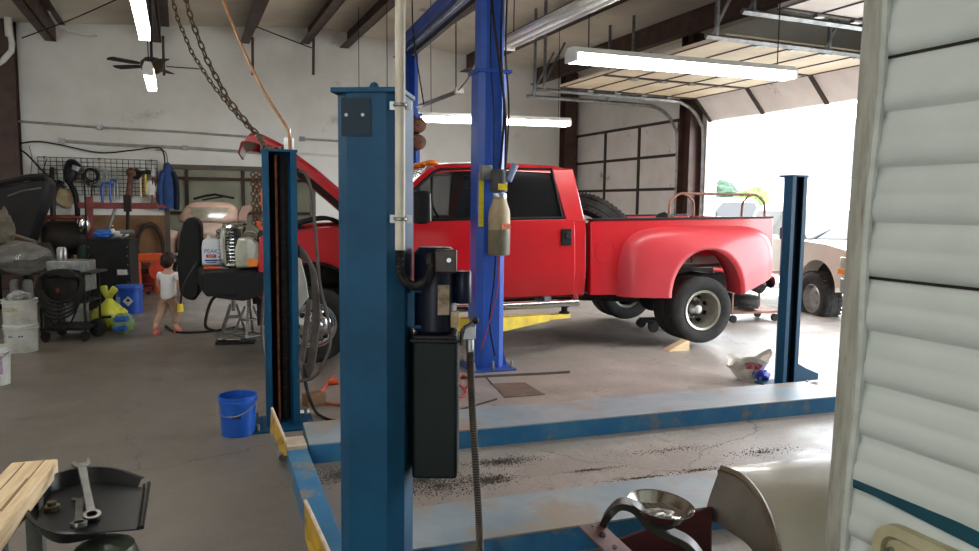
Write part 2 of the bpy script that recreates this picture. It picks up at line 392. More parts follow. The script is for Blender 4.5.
# ------------------------------------------------------------------ lamps
def emit(name, st, c=(1, .98, .93, 1)):
    m = bpy.data.materials.new(name); m.use_nodes = True; nt = m.node_tree; nt.nodes.clear()
    e_ = N(nt, 'ShaderNodeEmission', Color=c, Strength=st); tc = N(nt, 'ShaderNodeTexCoord')
    o = N(nt, 'ShaderNodeOutputMaterial'); nt.links.new(e_.outputs[0], o.inputs[0]); return m
m_tube = emit('lit_tube', LAMP)
m_offtube = mat('unlit_tube', (226, 228, 226), (216, 218, 216), 2, .25)
def fixture(label, a, b, lit=True, top=None, group=None, k=1.0):
    a, b = V(a), V(b); c = (a + b) / 2; d = b - a; L_ = d.length; rz = math.atan2(d.y, d.x); sl = -math.asin(d.z / L_)
    t = thing('fluorescent_light', label, 'ceiling light', c, 0, group, rot=(0, sl, rz)); h = L_ / 2
    MB().prism([(-.105 * k, .012), (-.06 * k, .07), (.06 * k, .07), (.105 * k, .012)], (-h, 0, 0), (0, 1, 0), (0, 0, 1), (L_, 0, 0)).build('housing', m_white, t)
    for y in (-.058 * k, .058 * k):
        MB().cyl((-h + .03, y, -.028), (h - .03, y, -.028), .04 * k if lit else .018, seg=12).build('tube', m_tube if lit else m_offtube, t)
    for x in (-h + .015, h - .015): MB().box((x, 0, -.02), (.03, .2 * k, .085)).build('socket', m_white, t)
    zc = (top if top else 4.9) - c.z
    for x in (-h + .2, h - .2): MB().cyl((x, 0, .07), (x + .02, 0, zc), .006, seg=6).build('hanging_wire', m_black, t)
    return t
fixture('large lit twin tube light hanging in front of the raised door', at(570, 55, 7.0), at(791, 74, 8.1))
fixture('lit twin tube light seen behind the blue lift post above the red truck roof', at(419, 117, 11.6), at(569, 122.5, 12.6))
p0 = at(152, 86, 8.6); p1 = p0 - R(0, 1.35); p2 = p0 - R(0, 2.7)
fixture('lit tube light behind the ceiling fan, seen nearly end on', p0 + R(0, 0), p0 - R(0, 1.2), k=.5)
fixture('lit twin tube light nearest the camera at the upper left', at(144.5, 33, 5.9), at(144.5, 33, 5.9) - R(0, 2.4), k=.42)
fixture('unlit white tube light fixed along the dark beam right of the blue post', at(506, 45, 8.4), at(506, 45, 8.4) - R(0, 2.4), lit=False)
# further lamps of the same shop, over the camera and the rear bay, outside the view
for i, (u, v) in enumerate(((-1.7, 2.2), (-3.4, 9.5), (-3.2, .4))):
    fixture(('fluorescent light above the camera', 'fluorescent light over the left bay', 'fluorescent light behind the camera at left', 'fluorescent light behind the trailer')[i], R(u - 1.2, v, 3.9), R(u + 1.2, v, 3.9))
fixture('lit tube light in the next bay over the old pink car', R(oL + .6, VB + 2.6, 3.3), R(oL + 3, VB + 2.6, 3.3))

fixture('added tube light hidden behind the nearest teal post, over the truck hood', at(391, 122, 10.6), at(391, 122, 10.6) + R(0, 2.2))  # extra lamp hidden by the post, added to brighten the closed door
fixture('short added tube light hidden behind the blue post near the closed door', at(499, 84, 11.2), at(499, 84, 11.2) + R(0, .62))  # second added lamp, unseen, throws more light on the closed door
# ceiling fan
fc = at(152, 66, 11.5); t = thing('ceiling_fan', 'dark five blade ceiling fan hanging behind the left lights', 'ceiling fan', fc)
MB().lathe([(.02, .13), (.1, .12), (.16, .06), (.17, -.03), (.12, -.09), (.05, -.13)], seg=20).build('motor', mat('fan_bronze', (78, 62, 44), (58, 46, 34), 6, .4, .5), t)
MB().cyl((0, 0, .12), (0, 0, 5.2 - fc.z), .018).build('downrod', m_black, t)
for k in range(5):
    a = k * 2 * pi / 5 + .35; M_ = Matrix.Rotation(a, 3, 'Z') @ Matrix.Rotation(.12, 3, 'X')
    b_ = MB(); b_.prism([(.2, -.04), (.3, -.075), (.66, -.085), (.69, 0), (.66, .085), (.3, .075), (.2, .04)], (0, 0, 0), M_ @ V((1, 0, 0)), M_ @ V((0, 1, 0)), M_ @ V((0, 0, .012)))
    b_.build('blade', mat('fan_blade', (44, 36, 30), (36, 30, 26), 5, .5), t)
# ------------------------------------------------------------------ four-post drive-on lift (teal)
LY = rad(18.4)
LW = V((cos(LY), sin(LY), 0)); LD = V((-sin(LY), cos(LY), 0))
m_tealdark = mat('channel_grease', (34, 32, 32), (22, 22, 23), 5, .6)
def lift_post(label, loc, rz, h, w=.24, d=.21, knob=False, cable=False):
    t = thing('lift_post', label, 'lift post', loc, rz, 'posts of the teal four post lift')
    k = .012; a = w / 2
    out = [(-a, d / 2), (-a, -d / 2 + .06), (-a + .05, -d / 2), (a - .05, -d / 2), (a, -d / 2 + .06), (a, d / 2), (a - .045, d / 2), (a - .045, d / 2 - k), (a - k, d / 2 - k),
           (a - k, -d / 2 + .064), (a - .053, -d / 2 + k), (-a + .053, -d / 2 + k), (-a + k, -d / 2 + .064), (-a + k, d / 2 - k), (-a + .045, d / 2 - k), (-a + .045, d / 2)]
    MB().prism(out, (0, 0, .012), (1, 0, 0), (0, 1, 0), (0, 0, h - .024)).build('column', m_teal, t)
    # greasy inner lining with its row of lock slots
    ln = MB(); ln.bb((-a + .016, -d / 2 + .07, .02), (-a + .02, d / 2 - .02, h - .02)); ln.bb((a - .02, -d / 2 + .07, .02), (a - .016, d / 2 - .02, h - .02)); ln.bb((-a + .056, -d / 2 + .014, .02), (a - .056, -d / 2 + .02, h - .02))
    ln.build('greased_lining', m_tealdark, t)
    lk = MB(); lk.bb((-.045, -d / 2 + .022, .05), (-.005, -d / 2 + .034, h - .1))
    for i in range(int(h / .11) - 1): lk.bb((-.045, -d / 2 + .034, .1 + .11 * i), (-.005, -d / 2 + .05, .16 + .11 * i))
    lk.build('lock_ladder', m_dark, t)
    if cable: MB().cyl((.022, .0, .03), (.022, .0, h - .03), .009, seg=8).build('lift_cable', mat('rusty_cable', (150, 78, 44), (96, 56, 38), 20, .7), t)
    MB().bb((-a - .006, -d / 2 - .006, h - .012), (a + .006, d / 2 + .006, h + .006)).build('top_cap', m_teal, t, bevel=.003)
    bp = MB(); bp.bb((-a - .1, -d / 2 - .1, 0), (a + .1, d / 2 + .1, .014)); bp.build('base_plate', m_teal, t)
    for sx in (-1, 1):
        for sy in (-1, 1): MB().cyl((sx * (a + .06), sy * (d / 2 + .06), .014), (sx * (a + .06), sy * (d / 2 + .06), .06), .012, seg=6).build('anchor_bolt', m_galv, t)
    if knob: MB().lathe([(.0, 0), (.02, .0), (.02, .012), (.012, .03), (0, .036)], (.0, 0, h + .006), seg=12).build('top_bolt', m_teal, t)
    return t
pA = at(375, 300, 2.66); pA.z = 0
zA = at(375, 91, 2.6).z
postA = lift_post('nearest teal lift post, closed side to the camera with the black pump bolted on', pA, rad(-6), zA, knob=True)
MB().bb((-.088, -.1085, zA - .16), (.016, -.105, zA - .03)).build('switch_plate', mat('dark_teal_plate', (14, 42, 56), (10, 34, 46), 6, .5), postA)
hb = MB()
for x in (-.07, -.012): hb.cyl((x, -.1086, zA - .088), (x, -.111, zA - .088), .006, seg=10)
hb.build('plate_screws', m_alu, postA)
pB = gnd(283, 424); zB = at(283, 151, pB.y).z
postB = lift_post('teal lift post with open greasy channel and rusty cable, chains over its top', pB, LY + pi, zB, cable=True)
pC = gnd(783.5, 385); zC = at(795, 176, pC.y).z
postC = lift_post('teal lift post by the open doorway, beyond the red truck tail', pC, LY + pi + .12, zC, w=.185, d=.15)
MB().prism([(0, 0), (.34, 0), (.34, .06), (.16, .13), (.02, .2), (0, .2)], (-.105, 0, .014), (-1, 0, 0), (0, 0, 1), (0, .012, 0)).build('gusset', m_teal, postC)
pD = pA + (pC - pB) * 1.0; pD = pA + LW * 4.3 + V((0, 0, 0))
# runways
def runway(label, p0, p1, w=.48, h=.13):
    p0, p1 = V(p0), V(p1); d = p1 - p0; L_ = d.length; t = thing('lift_runway', label, 'lift runway', p0, math.atan2(d.y, d.x))
    MB().bb((0, 0, h - .01), (L_, w, h)).build('deck', m_deck, t, bevel=.003)
    s_ = MB(); s_.bb((0, 0, .012), (L_, .012, h - .01)); s_.bb((0, w - .012, .012), (L_, w, h - .01)); s_.bb((0, .012, .012), (.012, w - .012, h - .01)); s_.bb((L_ - .012, .012, .012), (L_, w - .012, h - .01))
    s_.bb((0, 0, 0), (L_, .06, .012)); s_.bb((0, w - .06, 0), (L_, w, .012)); s_.build('side_channel', m_teal2, t)
    return t
m_deck = mat('worn_deck', (142, 152, 158), (116, 136, 150), 2.2, .42, c3=(142, 132, 118), sc3=1.6, lo3=.5, hi3=.6, bump=.08, bsc=60)
ra0 = gnd(325, 443, .13); ra1 = gnd(838, 396, .13); ra0.z = ra1.z = 0; dr = (ra1 - ra0).normalized()
rwA = runway('far teal runway of the lift lying on the floor below the red truck', ra0 - dr * .1, ra1 + dr * .1, .5)
rb = gnd(500, 536.5, .13); rb.z = 0
rwB = runway('near teal runway crossing the lower middle, with tan scrapes on its deck', rb - dr * .62, rb + dr * 3.9, .44)
# cross member joining the left ends
ca = gnd(296, 446, .12); cb = gnd(333, 551, .12); ca.z = cb.z = 0; cb = cb + (cb - ca).normalized() * .35; ca = ca - (cb - ca).normalized() * .12
t = thing('lift_cross_beam', 'teal cross beam on the floor joining the left ends of both runways', 'lift beam', ca, math.atan2((cb - ca).y, (cb - ca).x)); L_ = (cb - ca).length
MB().prism([(-.062, 0), (-.062, .12), (.062, .12), (.062, 0), (.052, 0), (.052, .11), (-.052, .11), (-.052, 0)], (0, 0, .0), (0, 1, 0), (0, 0, 1), (L_, 0, 0)).build('channel', m_teal2, t, bevel=.004)
bt = MB()
bt.bb((0, -.06, .12), (.2, .06, .145))
bt.build('pad', mat('tan_worn_pad', (186, 170, 150), (150, 138, 122), 7, .6), t)
# upright yellow stop flaps
def flap(label, a, b, c, d):
    t = thing('wheel_stop_flap', label, 'stop flap', (V(c) + V(d)) / 2, 0)
    a, b, c, d = (V(q) for q in (a, b, c, d)); n = (b - a).cross(c - a).normalized() * .012
    m = MB(); m.rings([[a, a + n, c + n, c], [b, b + n, d + n, d]]); m.build('plate', mat('dirty_yellow_paint', (196, 158, 34), (170, 130, 30), 4, .5, c3=(110, 80, 40), sc3=5, lo3=.55, hi3=.65), t, world=True)
    e_ = MB(); e_.tube([a + n * .5, b + n * .5], .009, 6); e_.build('worn_edge', mat('bare_worn_edge', (206, 190, 168), (176, 158, 136), 12, .5), t, world=True)
    h = MB(); h.cyl(c + V((.02, .02, .0)), d + V((.02, -.0, .0)), .022, seg=10); h.build('hinge', m_galv, t, world=True); return t
flap('far yellow stop flap standing at the end of the far runway, by the blue bucket', at(271, 408, 4.98), at(290, 454, 4.42), at(270, 432, 5.0), at(279, 458, 4.44))
flap('near yellow stop flap standing left of the nearest teal post', at(304, 501, 3.3), at(329, 556, 2.86), at(305, 538, 3.34), at(319, 585, 2.9))

# hydraulic pump unit bolted to the nearest post
YP = 2.72
t = thing('hydraulic_pump', 'black electric pump with tall dark green tank on the nearest teal post', 'hydraulic pump', at(436, 470, YP))
m_motor = mat('motor_black', (20, 27, 46), (15, 19, 30), 6, .38); m_tank = mat('tank_green', (15, 27, 25), (12, 21, 20), 5, .5)
def Pp(px, py, dy=0): return at(px, py, YP + dy)
a = Pp(414, 471); b = Pp(459, 337)
tk = MB(); tk.box(((a + b) / 2), (b.x - a.x, .17, b.z - a.z)); tk.build('tank', m_tank, t, world=True, bevel=.012)
tl = MB(); tl.box(V(((a.x + b.x) / 2, YP, b.z)), (b.x - a.x + .012, .185, .012)); tl.build('tank_lid', m_black, t, world=True, bevel=.003)
c0 = Pp(435, 332); c1 = Pp(435, 247); r0 = .082
mo = MB(); Lm = c1.z - c0.z
mo.lathe([(.05, -.012), (.068, 0), (r0, .015), (r0, Lm * .55), (r0 * .97, Lm * .6), (r0 * .97, Lm * .93), (.06, Lm), (.0, Lm + .003)], c0, seg=28); mo.build('motor', m_motor, t, world=True)
bx = Pp(446, 261, -.095); MB().box(bx, (.078, .05, .083)).build('terminal_box', mat('brown_box', (62, 44, 38), (48, 36, 32), 9, .5), t, world=True, bevel=.006)
MB().cyl(bx + V((.012, -.026, .005)), bx + V((.012, -.031, .005)), .008, seg=12).build('box_screw', m_alu, t, world=True)
k0 = Pp(463, 303, -.02); k1 = Pp(463, 271, -.02); MB().tube([k0, k0 + V((0, 0, .004)), k1 - V((0, 0, .004)), k1], [.028, .031, .031, .028], 20).build('capacitor_can', m_motor, t, world=True)
MB().box(Pp(443.5, 300, -.081), (.042, .006, .11), .12).build('name_plate', mat('stained_plate', (150, 132, 108), (104, 88, 70), 30, .5, .3), t, world=True)
MB().box(Pp(455, 319, -.05), (.03, .03, .058)).build('worn_label', mat('torn_paper', (196, 182, 140), (150, 130, 96), 20, .7), t, world=True)
br = MB(); br.box(Pp(413, 307, .0), (.03, .15, .13)); br.box(Pp(417, 290, -.02), (.045, .1, .012)); br.box(Pp(417, 325, -.02), (.045, .1, .012)); br.build('mounting_bracket', m_teal, t, world=True, bevel=.004)
mf = MB(); mf.box(Pp(436, 335), (.16, .15, .022)); mf.build('pump_block', m_black, t, world=True, bevel=.004)
lv = MB(); lv.tube(smooth([Pp(461, 345, -.05), Pp(463, 330, -.07), Pp(469, 325, -.09), Pp(475, 321, -.1)], 5), .007, 8); lv.build('release_lever', m_chrome, t, world=True)
MB().ball(Pp(475.5, 320.5, -.1), .013, 12, 8).build('lever_knob', m_black, t, world=True)
vb = MB(); vb.box(Pp(469, 332, -.03), (.05, .05, .05)); vb.cyl(Pp(470, 338, -.03), Pp(470, 352, -.03), .016, seg=6); vb.build('valve', m_galv, t, world=True, bevel=.003)
hm = MB(); hp = smooth([Pp(470.5, 345, -.03), Pp(471, 380, -.03), Pp(473, 420, -.04), Pp(476, 470, -.05), Pp(479, 520, -.06), Pp(480, 560, -.06), Pp(481, 640, -.02)], 10)
hm.tube(hp, .0125, 10); hm.build('hydraulic_hose', mat('hose_rubber', (38, 36, 34), (54, 50, 46), 20, .6), t, world=True)
hr = MB()
for i in range(2, len(hp) - 1):
    for f_ in (0, .5): hr.ring(hp[i].lerp(hp[i + 1], f_), hp[i + 1] - hp[i], .0125, .0028, 10, 4)
hr.build('hose_guard_coil', mat('guard_coil', (84, 72, 60), (60, 52, 46), 14, .6), t, world=True)
fx = smooth([at(400, 250, 2.53), at(400, 268, 2.53), at(404, 281, 2.54), at(414, 286, 2.55), at(424, 282, 2.57), at(430, 270, 2.6), at(431, 262, 2.63)], 8)
fm = MB(); fm.tube(fx, .0145, 10)
for i in range(0, len(fx) - 1): fm.ring(fx[i], fx[i + 1] - fx[i], .0145, .003, 10, 4)
fm.cyl(at(431, 266, 2.62), at(431, 256, 2.64), .022, seg=8); fm.build('flexible_conduit', m_black, t, world=True)

t = thing('electrical_conduit', 'long white conduit clamped upright to the nearest teal post, rising to the ceiling', 'conduit', at(400, 250, 2.53))
cp = at(400, 250, 2.53); MB().tube([cp, V((at(401, 20, 2.53).x, 2.53, 5.2))], .0175, 12).build('pipe', mat('dirty_white_pipe', (206, 198, 180), (176, 166, 148), 4, .5), t, world=True)
for y in (105, 219):
    cl = MB(); q = at(400, y, 2.53); cl.ring(q, (0, 0, 1), .019, .006, 16, 6); cl.box(q + V((0, .02, 0)), (.075, .008, .028)); cl.box(q + V((.0, .05, 0)), (.02, .06, .02)); cl.build('clamp', m_galv, t, world=True)

# ------------------------------------------------------------------ two-post lift (blue)
m_blue2 = mat('blue_paint_face', (42, 86, 180), (38, 76, 162), 2, .35, c3=(30, 36, 80), sc3=7, lo3=.68, hi3=.74)
pn = gnd(486.5, 367); pn.z = 0; pf = V((at(408, 200, 10.9).x, 10.9, 0)); dd = (pf - pn); zt = 4.06
t = thing('two_post_lift', 'blue two post lift holding the red truck, overhead beam between its posts', 'vehicle lift', pn, math.atan2(-dd.x, dd.y))
D_ = dd.length
def bpost(y, s):                           # s=+1: open side faces +y
    m = MB(); w = .148; dp = .13; k = .012
    poly = [(-w, dp), (-w, -dp + .05), (-w + .06, -dp), (w - .06, -dp), (w, -dp + .05), (w, dp), (w - .06, dp), (w - .06, dp - k), (w - k, dp - k), (w - k, -dp + .055), (w - .064, -dp + k), (-w + .064, -dp + k), (-w + k, -dp + .055), (-w + k, dp - k), (-w + .06, dp - k), (-w + .06, dp)]
    m.prism([(a, y + s * b) for a, b in poly], (0, 0, .02), (1, 0, 0), (0, 1, 0), (0, 0, 2.94)); p_ = m.build('post', m_blue2, t)
    u = MB(); u.prism([(a * .82, y + s * b * .85) for a, b in poly], (0, 0, 2.98), (1, 0, 0), (0, 1, 0), (0, 0, zt - 2.98)); u.build('post_extension', m_blue2, t)
    f = MB(); f.bb((-w - .03, y - dp - .03, 2.955), (w + .03, y + dp + .03, 2.985)); f.build('flange', m_blue, t)
    b = MB(); b.bb((-.24, y - .24, 0), (.24, y + .24, .02)); b.build('base_plate', m_blue, t, bevel=.003)
    g = MB()
    for sx in (-1, 1): g.prism([(0, 0), (.07, 0), (0, .26)], (sx * w, y - .01, .02), (sx, 0, 0), (0, 0, 1), (0, .015, 0))
    g.build('gusset', m_blue, t)
    for sx in (-.2, 0, .2):
        for sy in (-.2, .2): MB().cyl((sx, y + sy, .02), (sx, y + sy, .1), .013, seg=8).cyl((sx, y + sy, .02), (sx, y + sy, .045), .024, seg=6).build('anchor_bolt', m_galv, t)
bpost(0, 1); bpost(D_, -1)
bm_ = MB(); bm_.prism([(-.13, 0), (-.13, .16), (-.12, .16), (-.12, .012), (.12, .012), (.12, .16), (.13, .16), (.13, 0)], (0, -.1, zt - .16), (1, 0, 0), (0, 0, 1), (0, D_ + .2, 0)); bm_.build('overhead_beam', m_blue, t)
ch = MB()
for x in (-.05, .06): ch.cyl((x, .1, zt - .19), (x, D_ - .1, zt - .19), .018, seg=8)
ch.build('equaliser_cable', m_alu, t)
MB().bb((-.03, .3, zt - .3), (.03, D_ - .3, zt - .24)).build('shutoff_bar', m_dark, t)
# carriage and swing arms, in yellow
cz = .47
ca_ = MB(); ca_.bb((-.13, .1, cz - .1), (.13, .24, cz + .5)); ca_.bb((-.13, D_ - .24, cz - .1), (.13, D_ - .1, cz + .5)); ca_.build('carriage', m_blue, t, bevel=.004)
for y0, s in ((.24, 1), (D_ - .24, -1)):
    for ang, L1 in (((16, .82), (150, .8)) if s > 0 else ((40, .95), (140, .9))):
        d = V((cos(rad(ang)), s * sin(rad(ang)), 0)); n = V((-d.y, d.x, 0)); o = V((d.x * .1, y0, cz - .06))
        am = MB(); am.rings([[o + n * w_ + V((0, 0, z_)) for w_, z_ in ((-.08, -.1), (.08, -.1), (.08, .07), (-.08, .07))], [o + d * L1 + n * w_ + V((0, 0, z_)) for w_, z_ in ((-.05, -.03), (.05, -.03), (.05, .04), (-.05, .04))]])
        a_ = am.build('swing_arm', m_yellow, t, bevel=.006)
        e = o + d * (L1 - .05); ex = MB(); ex.rings([[o + d * (L1 * .8) + n * w_ + V((0, 0, z_)) for w_, z_ in ((-.04, -.02), (.04, -.02), (.04, .03), (-.04, .03))], [o + d * (L1 + .3) + n * w_ + V((0, 0, z_)) for w_, z_ in ((-.04, -.02), (.04, -.02), (.04, .03), (-.04, .03))]]); ex.build('arm_extension', m_yellow, a_)
        MB().lathe([(.0, .0), (.06, 0), (.06, .02), (.035, .03), (.035, .07), (.06, .075), (.06, .09), (0, .09)], o + d * (L1 + .24) + V((0, 0, .03)), seg=18).build('lift_pad', m_rubber, a_)
MB().bb((-.146, -.137, 1.45), (-.095, -.131, 1.98)).build('scale_sticker', mat('yellow_label', (226, 206, 40), (214, 190, 36), 30, .5), t)
cb_ = MB()
for x0, x1, r_ in ((.08, .06, .012), (.13, .12, .009), (-.03, .0, .007)):
    cb_.tube(smooth([(x0, -.15, zt), (x0 - .02, -.15, 3.2), (x0 + .02, -.155, 2.6), (x1, -.15, 1.9)], 6), r_, 6)
cb_.tube(smooth([(-.09, -.16, 4.0), (-.03, -.2, 3.4), (.1, -.18, 2.6), (.12, -.16, 1.9)], 8), .014, 8)
cb_.build('control_cables', m_dark, t)
# pump with bottle-shaped tank on the front of the near post
pu = MB(); pu.lathe([(.05, 0), (.1, .008), (.108, .03), (.108, .40), (.1, .45), (.078, .51), (.07, .55), (.068, .58), (.0, .58)], (.03, -.25, 1.17), seg=26)
pt = pu.build('pump_tank', mat('tan_tank', (168, 152, 118), (142, 126, 96), 4, .5, c3=(104, 92, 72), sc3=5, lo3=.56, hi3=.68), t)
MB().lathe([(.107, .01), (.11, .03), (.11, .24), (.107, .26)], (.03, -.25, 1.17), seg=26).build('oil_band', mat('dull_olive', (112, 104, 84), (96, 90, 72), 6, .5), pt)
MB().lathe([(.066, 0), (.07, .01), (.07, .05), (.066, .06)], (.03, -.25, 1.72), seg=22).build('neck_clamp', m_alu, pt)
MB().box((.06, -.362, 1.46), (.1, .012, .05), .15).build('warning_label', mat('orange_label', (204, 66, 40), (190, 150, 120), 60, .5), pt)
MB().lathe([(.0, 0), (.08, 0), (.085, .02), (.085, .19), (.07, .22), (.0, .225)], (.02, -.25, 1.79), seg=24).build('pump_motor', mat('motor_grey', (58, 60, 62), (46, 48, 50), 6, .45), t)
MB().box((.03, -.337, 1.84), (.09, .012, .06)).build('pump_label', mat('yellow_label2', (228, 198, 40), (214, 184, 34), 30, .5), t)
MB().cyl((.1, -.3, 1.9), (.17, -.3, 2.06), .035, seg=14).build('start_capacitor', mat('blue_grey_can', (120, 136, 168), (104, 120, 150), 6, .4), t)
MB().box((-.1, -.2, 1.98), (.1, .1, .14)).build('control_box', m_galv, t, bevel=.006)
MB().tube(smooth([(.02, -.2, 1.25), (.0, -.2, .9), (-.03, -.17, .5), (.03, -.17, .15)], 8), .008, 6).build('power_cable', m_black, t)
MB().tube(smooth([(.03, -.24, 1.17), (.04, -.2, .85), (-.02, -.18, .55), (-.12, -.17, .22)], 8), .006, 6).build('red_cable', mat('red_wire', (176, 50, 48), (150, 44, 44), 10, .5), t)
# ------------------------------------------------------------------ red crew-cab dually pickup, nose to the left, hood open
TP = V((2.083, 9.713, .072))
t = thing('pickup_truck', 'red crew cab dually pickup with its hood open, raised on the blue lift', 'truck', TP, rot=(0, rad(1.02), rad(196.83)))
TRK = t
def sec(z0=.57, z1=1.47, wtop=.955):
    p = [(.90, z0), (.955, z0 + .03), (.985, .78), (1.0, .93), (.992, .96), (.992, 1.2), (.982, 1.36), (wtop, z1), (wtop - .07, z1), (wtop - .08, z1 - .2)]
    return p
def shell(x0, x1, m, name, par, n=1, **k):
    p = sec(**k); b = MB(); rs = []
    for i in range(n + 1):
        x = x0 + (x1 - x0) * i / n; rs.append([V((x, y, z)) for y, z in p] + [V((x, -y, z)) for y, z in reversed(p)])
    b.rings(rs); return b.build(name, m, par, bevel=.008)
# lower cab shell and doors
shell(1.3, 3.62, m_red, 'cab', t)
m_gap = mat('door_gap', (40, 8, 10), (30, 8, 9), 9, .7)
def door(x0, x1, name):
    p = sec()[1:8]; b = MB(); q = []
    A = [V((x0, y + .008, z)) for y, z in p]; B = [V((x1, y + .008, z)) for y, z in p]
    for s in (1, -1):
        b.rings([[V((v.x, s * v.y, v.z)) for v in A] + [V((v.x, s * (v.y - .04), v.z)) for v in reversed(A)], [V((v.x, s * v.y, v.z)) for v in B] + [V((v.x, s * (v.y - .04), v.z)) for v in reversed(B)]])
        o = b.build(name, m_red, t, bevel=.006); q.append(o); b = MB()
    return q
d_rear = door(1.44, 2.36, 'rear_door'); d_front = door(2.375, 3.52, 'front_door')
for o, xh in ((d_rear[0], 1.55), (d_front[0], 2.52)):
    h = MB(); h.box((xh, 1.006, 1.27), (.13, .02, .19)); h.build('door_handle', m_black, o, bevel=.01); h2 = MB(); h2.box((xh - .01, 1.022, 1.29), (.07, .02, .07)); h2.build('handle_grip', m_rubber, o, bevel=.008)
# interior floor, dash, seats, wheel
m_int = mat('charcoal_interior', (40, 40, 42), (30, 30, 32), 7, .7)
MB().bb((1.38, -.86, 1.2), (3.5, .86, 1.275)).build('interior_tub', m_int, t)
MB().box((3.3, 0, 1.42), (.4, 1.66, .3), top=.7, topy=1).build('dashboard', m_int, t, bevel=.03)
for x in (2.35, 1.5):
    for y in (.43, -.43):
        s_ = MB(); s_.box((x, y, 1.55), (.16, .5, .55), Matrix.Rotation(-.2, 3, 'Y'), top=.8); s_.box((x - .07, y, 1.9), (.1, .26, .17), Matrix.Rotation(-.2, 3, 'Y'), top=.8); s_.box((x + .28, y, 1.33), (.5, .5, .14)); s_.build('seat', m_int, t, bevel=.04, seg=3)
sw = MB(); sw.ring((2.98, .43, 1.56), (-.9, 0, .5), .19, .016); sw.cyl((2.98, .43, 1.56), (3.2, .43, 1.44), .03); sw.build('steering_wheel', m_black, t)
# greenhouse: roof skin, pillars, panes.  outline of the side (x, z) with belt y .955 and roof edge y .78
def gy(z): return .955 - (z - 1.47) / .6 * .165
def gpt(x, z, s=1, off=0): return V((x, s * (gy(z) + off), z))
roofp = [(1.36, 1.99), (1.40, 2.05), (1.6, 2.095), (2.2, 2.12), (2.8, 2.11), (3.02, 2.085)]
rf = MB(); rs = []
for x, z in roofp:
    e = gy(min(z, 2.03)) ; zz = z
    rs.append([V((x, y, zz - k)) for y, k in ((-e - .012, .10), (-e, .055), (-e + .06, .012), (-.4, -.012), (0, -.02), (.4, -.012), (e - .06, .012), (e, .055), (e + .012, .10), (e - .05, .09), (-e + .05, .09))])
rf.rings(rs); rf.build('roof', m_red, t, ang=50)
def pillar(name, pts, wd, m, s):
    b = MB(); rs = []
    for (x, z) in pts:
        y = gy(z); rs.append([V((x - wd / 2, s * (y + .01), z)), V((x + wd / 2, s * (y + .01), z)), V((x + wd / 2, s * (y - .055), z)), V((x - wd / 2, s * (y - .055), z))])
    b.rings(rs); return b.build(name, m, t, bevel=.012)
for s in (1, -1):
    pillar('a_pillar', [(3.66, 1.44), (3.40, 1.74), (3.04, 2.045)], .1, m_red, s)
    pillar('b_pillar', [(2.37, 1.44), (2.36, 2.05)], .15, m_red, s)
    cpl = MB(); P_ = [(1.3, 1.44), (1.54, 1.44), (1.66, 2.05), (1.385, 2.05)]
    cpl.rings([[V((x, s * (gy(z) + .01), z)) for x, z in P_], [V((x, s * (gy(z) - .05), z)) for x, z in P_]]); cpl.build('c_pillar', m_red, t, bevel=.02)
    # black rubber window surrounds and glass
    for nm, quad, gm in (('rear_side_window', [(1.575, 1.485), (2.29, 1.485), (2.285, 2.04), (1.66, 2.04)], m_glass), ('front_side_window', [(2.44, 1.485), (3.12, 1.485), (3.30, 1.56), (3.47, 1.64), (3.40, 1.70), (3.03, 2.0), (2.96, 2.03), (2.44, 2.04)], m_clear)):
        g = MB(); vs = [gpt(x, z, s, -.012) for x, z in quad]; g.rings([vs, [v - V((0, s * .006, 0)) for v in vs]]); wn = g.build(nm, gm, t)
        fr = MB(); fr.tube([gpt(x, z, s, .004) for x, z in quad], .019, 6, True); fr.build('window_seal', m_black, wn)
        if nm.startswith('front') : MB().tube([gpt(3.1, 1.48, s, 0), gpt(3.06, 1.98, s, 0)], .014, 6).build('vent_bar', m_black, wn)
ws = MB()
for z, x, yy in ((1.5, 3.63, .9), (2.04, 3.06, .76)): pass
ws.rings([[V((3.66, y, 1.47 + .0)) for y in (-.9, -.45, 0, .45, .9)], [V((3.10, y * .84, 2.06)) for y in (-.9, -.45, 0, .45, .9)]], closed=False); ws.build('windshield', m_clear, t, solid=.006)
bw_ = MB(); bw_.rings([[V((1.33, y, 1.5)) for y in (-.8, 0, .8)], [V((1.39, y * .88, 2.0)) for y in (-.8, 0, .8)]], closed=False); bw_.build('rear_window', m_glass, t, solid=.006)
bk = MB(); bk.bb((1.3, -.93, 1.44), (1.345, .93, 1.5)); bk.bb((1.375, -.78, 1.99), (1.42, .78, 2.04)); bk.build('cab_back', m_red, t)
MB().bb((1.302, -.9, .95), (1.318, .9, 1.46)).build('cab_back_panel', m_red, t)
for y in (-.55, -.24, 0, .24, .55):
    m = MB(); m.ball((3.0 if abs(y) > .1 else 3.02, y, 2.115), (.075, .05, .032), 14, 8); m.build('roof_marker_lamp', mat('amber_lens', (236, 134, 26), (220, 110, 20), 6, .25), t)
# mirrors
for s in (1, -1):
    m = MB(); m.box((3.27, s * 1.21, 1.62), (.15, .27, .34)); mi = m.build('mirror', m_rubber, t, bevel=.04, seg=3)
    a_ = MB(); a_.tube([(3.3, s * .96, 1.52), (3.28, s * 1.12, 1.56)], .03, 8); a_.tube([(3.3, s * .96, 1.66), (3.28, s * 1.12, 1.68)], .022, 8); a_.build('mirror_arm', m_black, mi)
    MB().bb((3.18, s * 1.21 - .11, 1.48), (3.194, s * 1.21 + .11, 1.76)).build('mirror_glass', m_chrome, mi)
